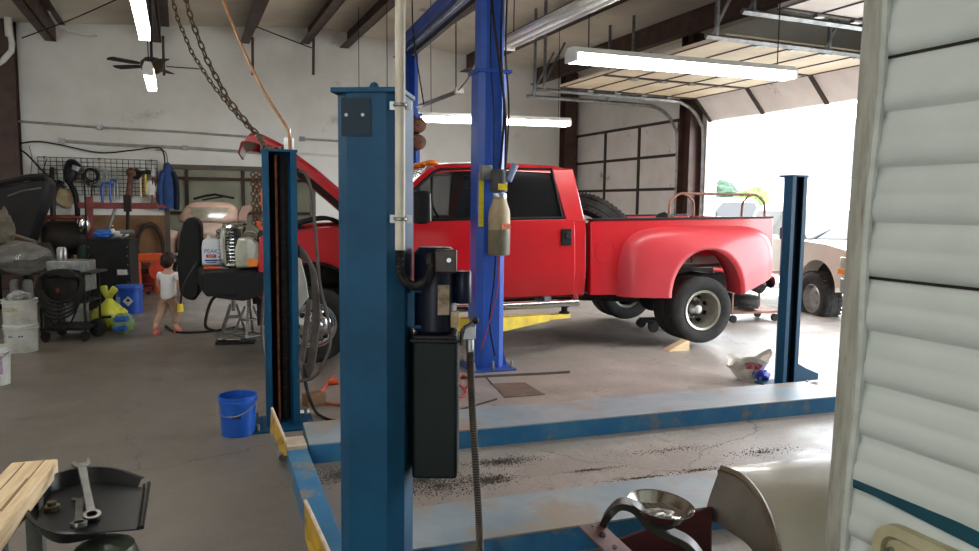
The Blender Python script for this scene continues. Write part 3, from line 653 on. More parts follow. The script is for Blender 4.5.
# step tube under the cab
m = MB(); m.tube(smooth([(3.4, .86, .60), (3.36, 1.02, .53), (3.2, 1.07, .52), (1.62, 1.07, .52), (1.45, 1.04, .53), (1.4, .86, .60)], 6), .042, 12); sb = m.build('step_tube', m_chrome, t)
m = MB()
for x in (1.75, 3.1): m.bb((x, .7, .52), (x + .08, 1.05, .6))
m.build('step_bracket', m_galv, sb)
# bed
def arch(cx, cz, rx, rz, n=18, a0=0, a1=pi): return [(cx + rx * cos(a0 + (a1 - a0) * i / n), cz + rz * sin(a0 + (a1 - a0) * i / n)) for i in range(n + 1)]
AC = (-.155, .545)
side = [(1.245, .59), (1.25, 1.43), (1.23, 1.455), (-1.2, 1.455), (-1.225, 1.42), (-1.225, .78), (-.95, .66), (-.66, .56)] + [p for p in arch(AC[0], AC[1], .49, .57)][::-1] + [(.4, .56)]
for s in (1, -1):
    b = MB(); b.prism(side, (0, s * .9, 0), (1, 0, 0), (0, 0, 1), (0, s * .1, 0)); bs = b.build('bed_side', m_red, t, bevel=.018, seg=3)
    b = MB(); b.bb((-1.22, s * .955 - .06, 1.45), (1.26, s * .955 + .06, 1.475)); b.build('rail_cap', m_black, bs, bevel=.008)
    # dually fender
    f = MB(); n = 36
    def fp(i, j, s=s):
        th = pi * i; cx, cz = AC
        ex = abs(cos(th)) ** .36 * (1 if cos(th) > 0 else -1); ez = sin(th) ** .5 if sin(th) > 0 else 0
        bx, bz = cx + (1.06 if ex > 0 else 1.07) * ex, cz + .02 + .80 * ez
        if ex < -.2: bz += .2 * (1 - ez) * min(1, (-ex - .2) * 1.4)
        lx, lz = cx + .475 * cos(th), cz + .555 * sin(th)
        prof = [(0, .985), (.06, 1.05), (.16, 1.12), (.32, 1.165), (.6, 1.2), (.85, 1.225), (.94, 1.235), (1, 1.22), (.995, 1.16), (.97, .95)]
        k = j * (len(prof) - 1); i0 = min(int(k), len(prof) - 2); fr = k - i0
        a = prof[i0][0] * (1 - fr) + prof[i0 + 1][0] * fr; y = prof[i0][1] * (1 - fr) + prof[i0 + 1][1] * fr
        return V((bx + (lx - bx) * a, s * y, bz + (lz - bz) * a))
    f.grid(fp, n, 18); fd = f.build('dual_wheel_fender', m_red2, t, ang=60, solid=.01)
    for x, z in ((.47, .98), (-.83, 1.0)):
        m = MB(); m.ball((x, s * 1.165, z), (.034, .035, .02), 10, 6); m.build('marker_lamp', mat('amber_lens', (236, 134, 26)), fd)
bd = MB(); bd.bb((-1.2, -.9, .86), (1.26, .9, .9)); bd.bb((1.2, -.9, .88), (1.262, .9, 1.42)); bd.build('bed_floor', mat('bed_liner', (64, 20, 22), (52, 18, 20), 5, .6), t)
tg = MB(); tg.bb((-1.235, -.86, .8), (-1.19, .86, 1.45)); tg.build('tailgate', m_red, t, bevel=.01)
for s in (1, -1): MB().bb((-1.245, s * .88 - .05, .98), (-1.2, s * .88 + .09, 1.36)).build('tail_lamp', mat('red_lens', (150, 14, 20), (130, 12, 18), 5, .2), t, bevel=.01)
bp = MB(); bp.tube(smooth([(-1.2, 1.02, .66), (-1.36, .95, .64), (-1.42, .5, .64), (-1.42, -.5, .64), (-1.36, -.95, .64), (-1.2, -1.02, .66)], 4), .085, 8); bp.build('rear_bumper', m_chrome, t)
fl = MB(); fl.ring((1.07, .998, 1.09), (0, 1, 0), .13, .006, 28, 6); fl.build('fuel_door', m_red, t); MB().cyl((1.07, .99, 1.09), (1.07, 1.003, 1.09), .118, seg=28).build('fuel_flap', m_red, t)
# front clip: fenders with wheel arches, apron, grille, lamps
fo = [(3.63, .62), (3.63, 1.44), (4.2, 1.42), (4.75, 1.37), (5.0, 1.3), (5.06, 1.12), (5.02, .98), (4.92, .93), (4.9, .82)] + arch(4.37, .5, .52, .55)[0:] + [(3.8, .6)]
fo = [(3.63, .62), (3.63, 1.44), (4.2, 1.42), (4.7, 1.37), (4.88, 1.33), (4.90, 1.0), (4.91, .72)] + arch(4.37, .5, .53, .56) [2:-1] + [(3.82, .58)]
for s in (1, -1):
    b = MB(); b.prism(fo, (0, s * .70, 0), (1, 0, 0), (0, 0, 1), (0, s * .29, 0)); b.build('front_fender', m_red, t, bevel=.035, seg=3)
    lp = MB(); lp.tube([V((x, s * .985, z)) for x, z in arch(4.37, .5, .525, .555)], .018, 6); lp.build('arch_lip', m_black, t)
    hl = MB(); hl.prism([(4.9, 1.02), (4.86, 1.18), (4.88, 1.27), (4.95, 1.33), (5.08, 1.33), (5.12, 1.2), (5.12, 1.02)], (0, s * .62, 0), (1, 0, 0), (0, 0, 1), (0, s * .345, 0)); h_ = hl.build('headlight', mat('headlight_lens', (196, 196, 178), (168, 168, 150), 7, .12, .3, coat=.5), t, bevel=.03, seg=3)
    MB().prism([(4.91, 1.035), (4.89, 1.11), (5.0, 1.11), (5.0, 1.035)], (0, s * .955, 0), (1, 0, 0), (0, 0, 1), (0, s * .016, 0)).build('turn_signal', mat('amber_lens', (236, 134, 26)), h_)
    MB().prism([(4.93, 1.14), (4.91, 1.24), (4.96, 1.31), (5.0, 1.31), (5.0, 1.14)], (0, s * .955, 0), (1, 0, 0), (0, 0, 1), (0, s * .016, 0)).build('side_reflector', mat('silver_reflector', (214, 214, 204), (190, 190, 180), 20, .2, .6), h_)
eb = MB(); eb.bb((3.64, -.7, .7), (3.72, .7, 1.42)); eb.bb((4.86, -.72, .75), (4.9, .72, 1.34)); eb.build('engine_bay', m_dark, t)
en = MB(); en.box((4.2, 0, 1.02), (.85, .8, .5), top=.8); en.box((4.25, 0, 1.3), (.5, .5, .12)); en.cyl((4.0, .35, 1.3), (4.5, .4, 1.36), .06); en.box((3.9, .55, 1.36), (.3, .22, .16)); en.cyl((4.55, -.4, 1.2), (4.55, -.4, 1.42), .14); en.build('engine', m_dark, t, bevel=.02)
hs = MB()
for y in (.2, .36, -.2): hs.tube(smooth([(3.9, y, 1.36), (4.15, y + .15, 1.5), (4.5, y + .1, 1.44), (4.75, y, 1.36)], 6), .022, 6)
hs.build('engine_hoses', m_rubber, t)
gr = MB(); pts = smooth([(5.06, .62, 1.02), (5.18, .62, 1.02), (5.24, .62, 1.06), (5.24, .62, 1.36), (5.18, .62, 1.42), (5.04, .62, 1.43)], 5)
for s in (1, -1): gr.tube([V((p.x, s * p.y, p.z)) for p in pts], .035, 8)
gr.tube([(5.2, -.62, 1.41), (5.24, 0, 1.42), (5.2, .62, 1.41)], .045, 8); gr.tube([(5.22, -.62, 1.03), (5.26, 0, 1.03), (5.22, .62, 1.03)], .04, 8); gr.build('grille_surround', m_chrome, t)
gs = MB()
for i in range(9):
    z = 1.075 + i * .037; gs.tube(smooth([(5.14, .58, z), (5.29, .54, z), (5.33, 0, z), (5.29, -.54, z), (5.14, -.58, z)], 4), .012, 6)
gs.build('grille_bars', m_chrome, t); MB().bb((5.1, -.58, 1.04), (5.16, .58, 1.4)).build('radiator', m_black, t)
sh = MB(); sh.bb((4.9, -.64, .98), (5.14, .64, 1.02)); sh.build('grille_shelf', m_red, t)
# heavy black bumper with the upright guard plate
bm_ = MB()
def bsec(x, zt, zb): return [(x, zb), (x + .28, zb), (x + .32, zb + .06), (x + .32, zt - .03), (x + .28, zt), (x, zt)]
bm_.rings([[V((x - abs(y) * .14 + .06, y, z)) for x, z in bsec(5.2, 1.0, .76)] for y in (-1.08, -.6, 0, .6, 1.08)]); bm_.prism([(4.72, .98), (5.3, .98), (5.3, .74), (5.05, .70), (4.72, .78)], (0, .97, 0), (1, 0, 0), (0, 0, 1), (0, .1, 0)); bm_.prism([(4.72, .98), (5.3, .98), (5.3, .74), (5.05, .70), (4.72, .78)], (0, -1.07, 0), (1, 0, 0), (0, 0, 1), (0, .1, 0)); bm_.bb((4.9, -.95, .96), (5.3, .95, 1.0))
bu = bm_.build('front_bumper', m_bump := mat('textured_black', (20, 20, 21), (27, 26, 26), 40, .6, bump=.1), t, bevel=.012)
gp = MB()
go = [(0, 0), (.05, -.07), (.14, -.05), (.2, .03), (.21, .35), (.17, .65), (.12, .8), (.06, .84), (.0, .83), (-.05, .76), (-.045, .4)]
for y in (.02, .2): gp.prism([(5.53 + a, .69 + b) for a, b in go], (0, y - .06, 0), (1, 0, 0), (0, 0, 1), (0, .12, 0))
gp.bb((5.4, .0, .78), (5.6, .2, .98)); gp.build('grille_guard', m_bump, bu, bevel=.03, seg=3)
# open hood, hinged at the cowl
HA = rad(40); hx, hz = 3.72, 1.46
def hp(a, y, h): return V((hx + a * cos(HA) - h * sin(HA), y, hz + a * sin(HA) + h * cos(HA)))
ho = MB(); rs = []
for a, k in ((0, 0), (.3, .02), (.8, .03), (1.2, .01), (1.42, -.04), (1.52, -.1)):
    w = .80 - .06 * a / 1.5; rs.append([hp(a, y, k + q) for y, q in ((-w, -.07), (-w, .0), (-w + .06, .04), (-.3, .07), (0, .075), (.3, .07), (w - .06, .04), (w, .0), (w, -.07))])
ho.rings(rs, closed=False); ho.build('hood', m_red, t, solid=.012, ang=50)
hu = MB(); hu.rings([[hp(a, y, -.06 + (.04 if .1 < a < 1.3 else 0)) for y in (-.72, -.4, 0, .4, .72)] for a in (.05, .3, .75, 1.1, 1.4)], closed=False); hu.build('hood_liner', m_dark, t, solid=.03)
nz = MB(); nz.rings([[hp(1.46, y, -.06) for y in (-.72, 0, .72)], [hp(1.53, y, -.2) for y in (-.7, 0, .7)], [hp(1.49, y, -.3) for y in (-.6, 0, .6)]], closed=False); nz.build('hood_nose', m_red, t, solid=.02)
# frame, axles
fr = MB()
for y in (.42, -.42): fr.bb((-1.3, y - .05, .55), (4.9, y + .05, .72))
for x in (-1.0, .9, 2.4, 4.9): fr.bb((x, -.42, .58), (x + .08, .42, .68))
fr.cyl((-.13, -.95, .37), (-.13, .95, .37), .05); fr.ball((-.13, 0, .37), (.19, .17, .17)); fr.cyl((4.37, -.8, .42), (4.37, .8, .42), .05); fr.cyl((.1, 0, .38), (2.6, 0, .55), .05); fr.box((1.8, -.1, .55), (.9, .4, .25)); fr.box((4.72, .2, .58), (.42, 1.3, .34)); fr.box((2.9, 0, .62), (.7, .4, .3)); fr.build('chassis', m_dark, t)
# wheels
m_tire = mat('tire_rubber', (44, 44, 45), (58, 57, 55), 8, .8, bump=.05)
m_rim = mat('steel_rim', (176, 172, 160), (146, 142, 130), 5, .35, .6)
def tire_mb(c, ax, Ro=.4, w=.225, Ri=.235, lug=True, seg=48):
    b = MB(); h = w / 2; q = Ro - Ri
    prof = [(Ri, -h * .8), (Ri + q * .3, -h * 1.02), (Ri + q * .6, -h * 1.04), (Ri + q * .86, -h * .96), (Ro - .006, -h * .8), (Ro, -h * .5), (Ro - .008, -h * .36), (Ro, -h * .3), (Ro + .001, 0), (Ro, h * .3), (Ro - .008, h * .36), (Ro, h * .5), (Ro - .006, h * .8), (Ri + q * .86, h * .96), (Ri + q * .6, h * 1.04), (Ri + q * .3, h * 1.02), (Ri, h * .8), (Ri - .02, 0)]
    b.lathe(prof, c, ax, seg, True)
    if lug:
        c = V(c); a = V(ax).normalized(); e = V((1, 0, 0)); e = (e - a * e.dot(a)).normalized(); g = a.cross(e)
        for k in range(40):
            th = 2 * pi * k / 40; d = e * cos(th) + g * sin(th); tt = a.cross(d)
            for s in (-1, 1): b.box(c + d * (Ro + .002) + a * s * h * .66, (.012, h * .5, .03), Matrix((d, a, tt)).transposed())
    return b
def rim_dish(par, c, ax, Ri=.225, deep=.12):
    r = MB(); r.lathe([(Ri + .018, .1), (Ri + .012, .108), (Ri - .012, .10), (Ri - .02, .06), (Ri - .03, .0), (Ri - .05, -deep * .5), (Ri - .09, -deep), (.1, -deep - .005), (.095, -deep - .02), (0, -deep - .02)], c, ax, 36, cap=False); rr = r.build('rim', m_rim, par)
    c = V(c); a = V(ax).normalized()
    h = MB(); h.lathe([(.085, -deep), (.08, -deep + .05), (.055, -deep + .1), (.05, -deep + .12), (0, -deep + .125)], c, ax, 20)
    for k in range(8):
        th = 2 * pi * k / 8; h.cyl(c + V((cos(th) * .105, 0, sin(th) * .105)) + a * (-deep), c + V((cos(th) * .105, 0, sin(th) * .105)) + a * (-deep + .03), .013, seg=6)
    h.build('hub', m_alu, rr)
    o = MB()
    for k in range(8):
        th = 2 * pi * (k + .5) / 8; p = c + V((cos(th) * .155, 0, sin(th) * .155)) + a * (-deep * .75 + .006)
        o.cyl(p - a * .012, p + a * .012, .026, seg=12)
    o.build('hand_holes', m_black, rr)
for s in (1, -1):
    for yy in (1.09, .80):
        w = tire_mb((-.13, s * yy, .372), (0, s, 0), lug=False).build('rear_tire', m_tire, t)
        if yy > 1: rim_dish(w, (-.13, s * yy, .372), (0, s, 0))
        else: MB().lathe([(.24, -.08), (.2, -.06), (.2, .06), (.24, .08)], (-.13, s * yy, .372), (0, s, 0), 30, cap=False).build('rim', m_rim, w)
    w = tire_mb((4.37, s * .90, .405), (0, s, 0), lug=False).build('front_tire', m_tire, t)
    r = MB(); r.lathe([(.243, .08), (.238, .095), (.222, .095), (.205, .07), (.19, .085), (.13, .135), (.1, .145), (.09, .14)], (4.37, s * .90, .405), (0, s, 0), 40); rr = r.build('wheel_cover', m_chrome, w)
    h = MB(); h.lathe([(.09, .13), (.085, .2), (.07, .215), (.05, .215), (.045, .2), (0, .2)], (4.37, s * .90, .405), (0, s, 0), 24); h.build('hub_cap', m_chrome, rr)
    o = MB()
    for k in range(8):
        th = 2 * pi * k / 8; p = V((4.37 + cos(th) * .158, s * 1.015, .405 + sin(th) * .158)); o.ball(p, (.03, .018, .03), 10, 6)
    o.build('hand_holes', m_black, rr)
# what lies in the bed
def Tw(p): return mw(TRK) @ V(p)
q = Tw((.68, .0, 1.42))
t2 = thing('spare_tire', 'big black tire lying tilted in the bed behind the red cab', 'tire', q, rot=(rad(8), rad(-38), rad(196.8)))
tire_mb((0, 0, 0), (0, 0, 1), .42, .26, .25).build('tread', m_tire, t2)
MB().lathe([(.25, -.1), (.22, -.08), (.21, .06), (.245, .11)], (0, 0, 0), (0, 0, 1), 36, cap=False).build('rim', m_rim, t2)
q = Tw((-.1, .3, .9)); t2 = thing('duffel_bundle', 'dark bundle showing above the bed rail behind the tilted spare tire', 'bundle', q, rad(196))
MB().ball((0, 0, .3), (.22, .2, .32), 18, 12, .12, 3).build('cloth', m_dark, t2)
t2 = thing('hoop_rack', 'rusty tube rack of two hoops standing in the truck bed by the tailgate', 'rack', Tw((-.72, .70, .9)), rad(196.8))
m_rt = mat('rusty_tube', (140, 96, 78), (110, 70, 56), 12, .6)
def hoop(x): return smooth([(x + .17, 0, 0), (x + .17, 0, .66), (x + .12, 0, .79), (x, 0, .85), (x - .12, 0, .79), (x - .17, 0, .66), (x - .17, 0, 0)], 6)
for x in (.62, -.42):
    MB().tube(hoop(x), .016, 8).build('hoop', m_rt, t2)
MB().tube([(.62, 0, .85), (-.42, 0, .85)], .016, 8).build('top_rail', m_rt, t2)
# ------------------------------------------------------------------ travel trailer at the right edge
c = R(1.89, 1.59); uT, vT = 1.89, 1.59
t = thing('travel_trailer', 'pale green white ribbed camper trailer filling the right edge', 'trailer', R(uT + 1.1 - .044, vT - 2.4), PSI); t.rotation_euler = (0, .019, PSI)
m_side = mat('trailer_siding', (205, 212, 207), (194, 201, 196), 1.6, .4, c3=(160, 160, 148), sc3=6, lo3=.7, hi3=.78)
m_trim = mat('weathered_trim', (168, 168, 156), (140, 138, 126), 5, .5, c3=(104, 98, 84), sc3=4, lo3=.58, hi3=.7, stretch=(6, 6, 1))
def TL(u, v, z=0): return V((u - uT - 1.1, v - vT + 2.4, z))
bd = MB(); bd.bb(TL(uT + .03, vT - 5.6, .42), TL(uT + 2.2, vT - .012, 2.9)); bd.build('body', m_side, t)
z68 = onplane(875, 68, u=uT).z; z283 = onplane(862, 283, u=uT).z; st = z68 - z283
def sheet(z0, z1):
    n = 4; ph = (z1 - z0) / n; pr = []
    for i in range(n):
        z = z0 + i * ph
        pr += [(0.0, z + .004), (-.011, z + ph * .09), (-.018, z + ph * .2), (-.018, z + ph * .42), (-.0115, z + ph * .50), (-.0115, z + ph * .58), (-.011, z + ph * .74), (-.004, z + ph * .86), (.001, z + ph * .95)]
    pr.append((0, z1 - .003)); b = MB(); o = [TL(uT + d, vT - .02, z) for d, z in pr]
    b.rings([o + [TL(uT + .03, vT - .02, z1 - .003), TL(uT + .03, vT - .02, z0 + .004)], [p - V((0, 5.5, 0)) for p in o] + [TL(uT + .03, vT - 5.52, z1 - .003), TL(uT + .03, vT - 5.52, z0 + .004)]])
    return b.build('siding_sheet', m_side, t, ang=36)
for k in range(-2, 2): sheet(z283 + st * k, z283 + st * (k + 1))
sheet(z283 + 2 * st, 2.9)
sb = MB()
for k in range(-1, 3): sb.bb(TL(uT - .004, vT - 5.5, z283 + st * k - .004), TL(uT + .02, vT - .02, z283 + st * k + .004))
sb.build('seam', m_dark, t)
tm = MB(); tm.bb(TL(uT - .028, vT - .05, .42), TL(uT + .04, vT + .018, 2.9)); tm.build('corner_trim', m_trim, t, bevel=.008)
wav = [TL(uT - .02, vT - .052 - .006 * sin(z * 7), z) for z in [.45 + .06 * i for i in range(41)]]
MB().tube(wav, .013, 6).build('trim_insert', mat('trim_insert', (196, 202, 194), (168, 172, 162), 6, .5), t)
tw = MB(); tw.bb(TL(uT - .02, vT - .02, .4), TL(uT + 2.2, vT + .01, 2.92)); tw.build('rear_panel', m_side, t)
MB().bb(TL(uT - .02, vT - 5.6, 2.9), TL(uT + 2.22, vT + .02, 2.96)).build('roof_cap', m_trim, t)
s0 = onplane(848, 471, u=uT - .016); s1 = onplane(979, 535, u=uT - .016); w_ = onplane(848, 485, u=uT - .016).z - s0.z
d = (s1 - s0); s0 = s0 - d * .0 ; s1 = s0 + d * 3
tp = MB(); q0 = [TL(s0.x, s0.y, s0.z), TL(s0.x, s0.y, s0.z + w_)]; q1 = [TL(s1.x, s1.y, s1.z), TL(s1.x, s1.y, s1.z + w_ * .95)]
tp.rings([q0 + [p + V((.02, 0, 0)) for p in reversed(q0)], q1 + [p + V((.02, 0, 0)) for p in reversed(q1)]]); tp.build('teal_stripe', mat('teal_stripe', (22, 78, 92), (18, 66, 80), 4, .4), t)
h0 = onplane(893, 545, u=uT - .012); h1 = onplane(893, 523, u=uT - .012)
hb = MB(); L_ = .62; H_ = .4; rr_ = .07
def rrect(l, h, r, n=6, ins=0):
    o = []
    for cx, cy, a in ((l - r, h - r, 0), (r, h - r, 90), (r, r, 180), (l - r, r, 270)):
        for i in range(n + 1): o.append((cx + (r - ins) * cos(rad(a + 90 * i / n)), cy + (r - ins) * sin(rad(a + 90 * i / n))))
    return o
o_ = TL(h0.x, h0.y + .02, h1.z - H_)
outer = rrect(L_, H_, rr_); inner = rrect(L_, H_, rr_, ins=.03)
def hp_(a, d): return o_ + V((d, -a[0], a[1]))
hb.rings([[hp_(p, .0) for p in outer], [hp_(p, -.03) for p in outer], [hp_(p, -.034) for p in inner], [hp_(p, -.012) for p in inner]], caps=True)
m_cream = mat('cream_plastic', (188, 182, 150), (168, 160, 126), 6, .45)
hf = hb.build('hatch_frame', m_cream, t); MB().prism(rrect(L_ - .07, H_ - .07, .05), o_ + V((-.02, -.035, .035)), (0, -1, 0), (0, 0, 1), (.012, 0, 0)).build('hatch_door', m_cream, hf)
MB().cyl(hp_((.055, H_ - .075), -.036), hp_((.055, H_ - .075), -.02), .009, seg=10).build('screw', m_alu, hf)

# ------------------------------------------------------------------ foreground right: old car front with fender, parts tray
m_fend = mat('dirty_beige_enamel', (156, 150, 134), (142, 135, 118), 2.2, .22, coat=.3, c3=(128, 104, 72), sc3=3, lo3=.6, hi3=.7)
lip = smooth([at(721, 468, 2.98), at(742, 477, 2.9), at(758, 495, 2.76), at(769, 517, 2.64), at(777, 545, 2.54), at(782, 580, 2.48), at(785, 640, 2.46)], 5)
t = thing('old_car_fender', 'dirty beige old car fender with brown flange, in front of the near runway', 'car fender', V((lip[0].x + .3, 2.7, 0)))
e0 = at(840, 456, 3.14) - lip[0]
f = MB(); n = len(lip)
f.rings([[p + e0 * (k * 1.7) + V((0, 0, .02 * sin(pi * min(1, k * 1.7)) * sin(pi * i / n))) for i, p in enumerate(lip)] for k in (0, .1, .25, .5, .75, 1)], closed=False)
f.build('skin', m_fend, t, world=True, solid=.006, ang=60)
lb = MB(); lb.tube(lip, .014, 8); lb.build('rolled_lip', mat('brown_lip', (98, 80, 56), (78, 62, 44), 6, .45), t, world=True)
i0 = [at(720, 470, 2.99), at(707, 512, 2.93), at(726, 529, 2.8), at(752, 549, 2.66), at(771, 588, 2.56), at(779, 642, 2.52)]
inn = smooth(i0, 6); m2 = len(inn)
fl = MB(); fl.rings([[lip[min(int(i * (n - 1) / (m2 - 1)), n - 1)] for i in range(m2)], [lip[min(int(i * (n - 1) / (m2 - 1)), n - 1)].lerp(inn[i], .5) + V((-.01, .0, -.006)) for i in range(m2)], inn], closed=False)
fl.build('inner_flange', mat('grey_brown_flange', (86, 78, 68), (70, 63, 55), 5, .55), t, world=True, solid=.006)
# stand under the fender, on the floor
st_ = MB()
for k in (.35, 1.1):
    b_ = lip[-1] + e0 * k; st_.bb((b_.x - .03, b_.y + .1, 0), (b_.x + .03, b_.y + .16, b_.z + .1)); tp_ = lip[0] + e0 * k; st_.bb((tp_.x - .03, tp_.y - .1, 0), (tp_.x + .03, tp_.y - .04, tp_.z - .03))
st_.build('mounting_leg', m_dark, t, world=True)
# maroon frame of the same car
m_maroon = mat('maroon_paint', (66, 15, 17), (50, 13, 14), 5, .55, c3=(52, 34, 30), sc3=4, lo3=.58, hi3=.68)
o = at(690, 530, 2.62); t = thing('car_frame', 'maroon car frame standing on the floor behind the steel parts tray', 'car frame', V((o.x - .1, 2.62, 0)))
b = MB(); a1 = at(706, 508, 2.92); a0 = at(612, 540, 2.7)
b.rings([[at(610, 541, 2.72), at(610, 600, 2.72), at(610, 600, 2.9), at(610, 541, 2.9)], [at(712, 505, 2.84), at(712, 600, 2.84), at(712, 600, 3.0), at(712, 505, 3.0)]]); b.build('side_rail', m_maroon, t, world=True, bevel=.01)
b = MB(); zz = at(640, 552, 2.4).z; b.bb((at(585, 552, 2.5).x, 2.28, zz - .26), (at(735, 552, 2.5).x, 2.62, zz - .13)); b.build('cross_member', m_maroon, t, world=True, bevel=.01)
b = MB(); 
for x in (at(600, 552, 2.5).x, at(720, 552, 2.5).x):
    for y in (2.34, 2.56): b.bb((x - .025, y - .025, 0), (x + .025, y + .025, zz - .2))
b.build('frame_leg', m_dark, t, world=True)
p0, p1, p2, p3 = at(579, 526, 2.42), at(600, 521, 2.5), at(654, 560, 2.34), at(625, 570, 2.28)
p2 = p1 + (p3 - p0) * 1.05; b = MB(); nn = (p1 - p0).cross(p3 - p0).normalized() * .006; b.rings([[p0, p1, p1 + nn, p0 + nn], [p3, p2, p2 + nn, p3 + nn]])
br_ = b.build('bracket_plate', mat('rusty_red_plate', (112, 64, 56), (86, 54, 50), 10, .45, .3), t, world=True, bevel=.002)
b = MB(); u_ = (p1 - p0).normalized(); v_ = (p3 - p0).normalized(); ctr = p0.lerp(p1, .5)
sg = 1 if nn.z > 0 else -1
for k, r_ in ((.012, .006), (.055, .017), (.115, .011)): b = MB(); b.cyl(ctr + v_ * k + (nn if nn.z > 0 else V()) - V((0, 0, .001)), ctr + v_ * k + (nn if nn.z > 0 else V()) + u_.cross(v_).normalized() * (.0012 if u_.cross(v_).z > 0 else -.0012), r_, seg=18); b.build('bolt_hole', m_black, br_, world=True)
# flat bent bar carrying the tray
m_bar = mat('oily_bar', (58, 56, 50), (44, 42, 38), 6, .35, .5)
path = smooth([at(604, 529, 2.53), at(604, 523, 2.5), at(609, 514, 2.44), at(621, 504, 2.44), at(636, 508, 2.45), at(648, 522, 2.45), at(668, 533, 2.44), at(690, 545, 2.40), at(712, 575, 2.34)], 6)
wv = V((.3, .95, .0)).normalized() * .034
b = MB(); rs = []
for i, p in enumerate(path):
    tg_ = (path[min(i + 1, len(path) - 1)] - path[max(i - 1, 0)]).normalized(); nr = tg_.cross(wv).normalized() * .0125
    rs.append([p - wv - nr, p + wv - nr, p + wv + nr, p - wv + nr])
b.rings(rs); b.build('bent_bar', m_bar, t, world=True, bevel=.003)
# stainless parts tray on the bar
tc_ = at(659.5, 508.5, 2.46); t = thing('parts_tray', 'round stainless magnetic parts tray with shiny bits, on the bent bar', 'tray', tc_ - V((0, 0, .03)), rot=(rad(2), rad(6), 0))
k = .112
MB().lathe([(0, -.0), (k * .62, 0), (k * .8, .012), (k * .97, .04), (k * 1.03, .046), (k * 1.03, .05), (k * .96, .046), (k * .78, .018), (k * .6, .006), (0, .006)], (0, 0, 0), seg=44).build('dish', mat('stainless', (196, 192, 184), (180, 176, 166), 4, .16, 1), t)
MB().lathe([(k * .5, -.02), (k * .55, -.0), (0, 0)], (0, 0, 0), seg=28).build('magnet_base', m_rubber, t)
q = tag(MB().ball((tc_.x - .005, tc_.y - .01, tc_.z - .014), (.05, .042, .014), 14, 8, .5, 6).build('foil_scrap', m_alu, flat=True), 'crumpled shiny foil scraps lying in the steel parts tray', 'foil scraps')

# ------------------------------------------------------------------ foreground left: timber, drip pan with wrenches
m_stand = mat('stand_steel', (92, 92, 84), (70, 70, 64), 6, .5, .3)
wz = at(40, 459, 2.75); tz = wz.z
d_ = (gnd(0, 500, tz) - gnd(22, 459, tz)); d_.z = 0; d_.normalize()
far_l, far_r = gnd(20, 459, tz), gnd(58, 458.5, tz)
ax_ = (gnd(0, 532, tz) - far_r); ax_.z = 0; ax_.normalize(); sd_ = V((ax_.y, -ax_.x, 0)); wd_ = abs((far_l - far_r).dot(sd_)) + .02
if (far_l - far_r).dot(sd_) < 0: sd_ = -sd_
t = thing('timber_block', 'pale squared timber with cracked top at the lower left corner', 'timber', far_r - V((0, 0, .065)), math.atan2(ax_.y, ax_.x))
sg = 1 if V((-ax_.y, ax_.x, 0)).dot(sd_) > 0 else -1
MB().bb((0, 0, 0), (1.1, sg * wd_, .065)).build('beam', m_wood, t, bevel=.006)
ck = MB()
for y, x0, x1 in ((.3, .0, .5), (.34, .2, .8), (.7, .02, .3)): ck.bb((x0, sg * wd_ * y, .0635), (x1, sg * wd_ * y + .004, .0662))
ck.build('crack', mat('wood_crack', (130, 100, 70), (110, 84, 58), 8, .8), t)
bz = tz - .065
t = thing('work_stand', 'grey steel work stand under the pale squared timber', 'stand', far_r + ax_ * .5 + sd_ * wd_ * .5 - V((0, 0, far_r.z)), math.atan2(ax_.y, ax_.x))
s_ = MB()
for x in (-.25, .35):
    s_.bb((x - .03, -.08, bz - .06), (x + .03, .08, bz))
    for y in (-.06, .06): s_.bb((x - .025, y - .025, 0), (x + .025, y + .025, bz - .06))
s_.build('frame', m_stand, t); s2 = MB()
for y in (-.06, .06): s2.bb((-.25, y - .02, .12), (.35, y + .02, .16))
s2.build('lower_rail', m_stand, t)
# drip pan
pz = at(90, 535, 2.32).z; C_ = gnd(90, 508, pz)
m_pan = mat('black_pan', (24, 25, 27), (34, 35, 37), 5, .3, c3=(62, 62, 60), sc3=6, lo3=.6, hi3=.72)
t = thing('drip_pan', 'black steel drip pan with open straight lip, wrenches lying in it', 'drip pan', C_)
def on(px, py, z=0): return gnd(px, py, pz + z) - C_
flo = [on(*p) for p in ((36, 522), (38, 512), (45, 500), (54, 492), (80, 484), (110, 484), (137, 488), (147, 489), (144, 500), (140, 530), (104, 533), (85, 540), (60, 543), (42, 534))]
flo = [p for p in flo]
MB().rings([flo, [p + V((0, 0, .005)) for p in flo]]).build('pan_floor', m_pan, t)
wl = MB(); idx = [10, 11, 12, 13, 0, 1, 2, 3, 4, 5, 6]; hh = [.012, .035, .05, .052, .055, .055, .055, .055, .055, .055, .03]
cen = sum(flo, V()) / len(flo); o1 = []; 
inn_ = [flo[i] for i in idx]; out_ = [p + (p - cen).normalized() * .022 + V((0, 0, h)) for p, h in zip(inn_, hh)]
inn_ = [p for p in smooth(inn_, 3)]; out_ = [p for p in smooth(out_, 3)]
wl.rings([inn_, out_, [p + (p - cen).normalized() * .014 + V((0, 0, -.004)) for p in out_]], closed=False); wl.build('rim_wall', m_pan, t, solid=.004, ang=50)
sp = MB(); a, b = on(149, 486), on(142, 531); sp.tube([a + V((0, 0, .012)), b + V((0, 0, .012))], .007, 8); a2, b2 = on(144, 487), on(138, 531); sp.tube([a2 + V((0, 0, .01)), b2 + V((0, 0, .01))], .005, 8); sp.build('folded_lip', m_black, t)
nb_ = MB(); q = on(52, 511); nb_.lathe([(.03, .003), (.028, .02), (.016, .022), (.016, .035), (.0, .035)], q, seg=6); nb_.build('drain_plug', mat('brassy', (88, 80, 62), (60, 54, 42), 10, .4, .6), t)
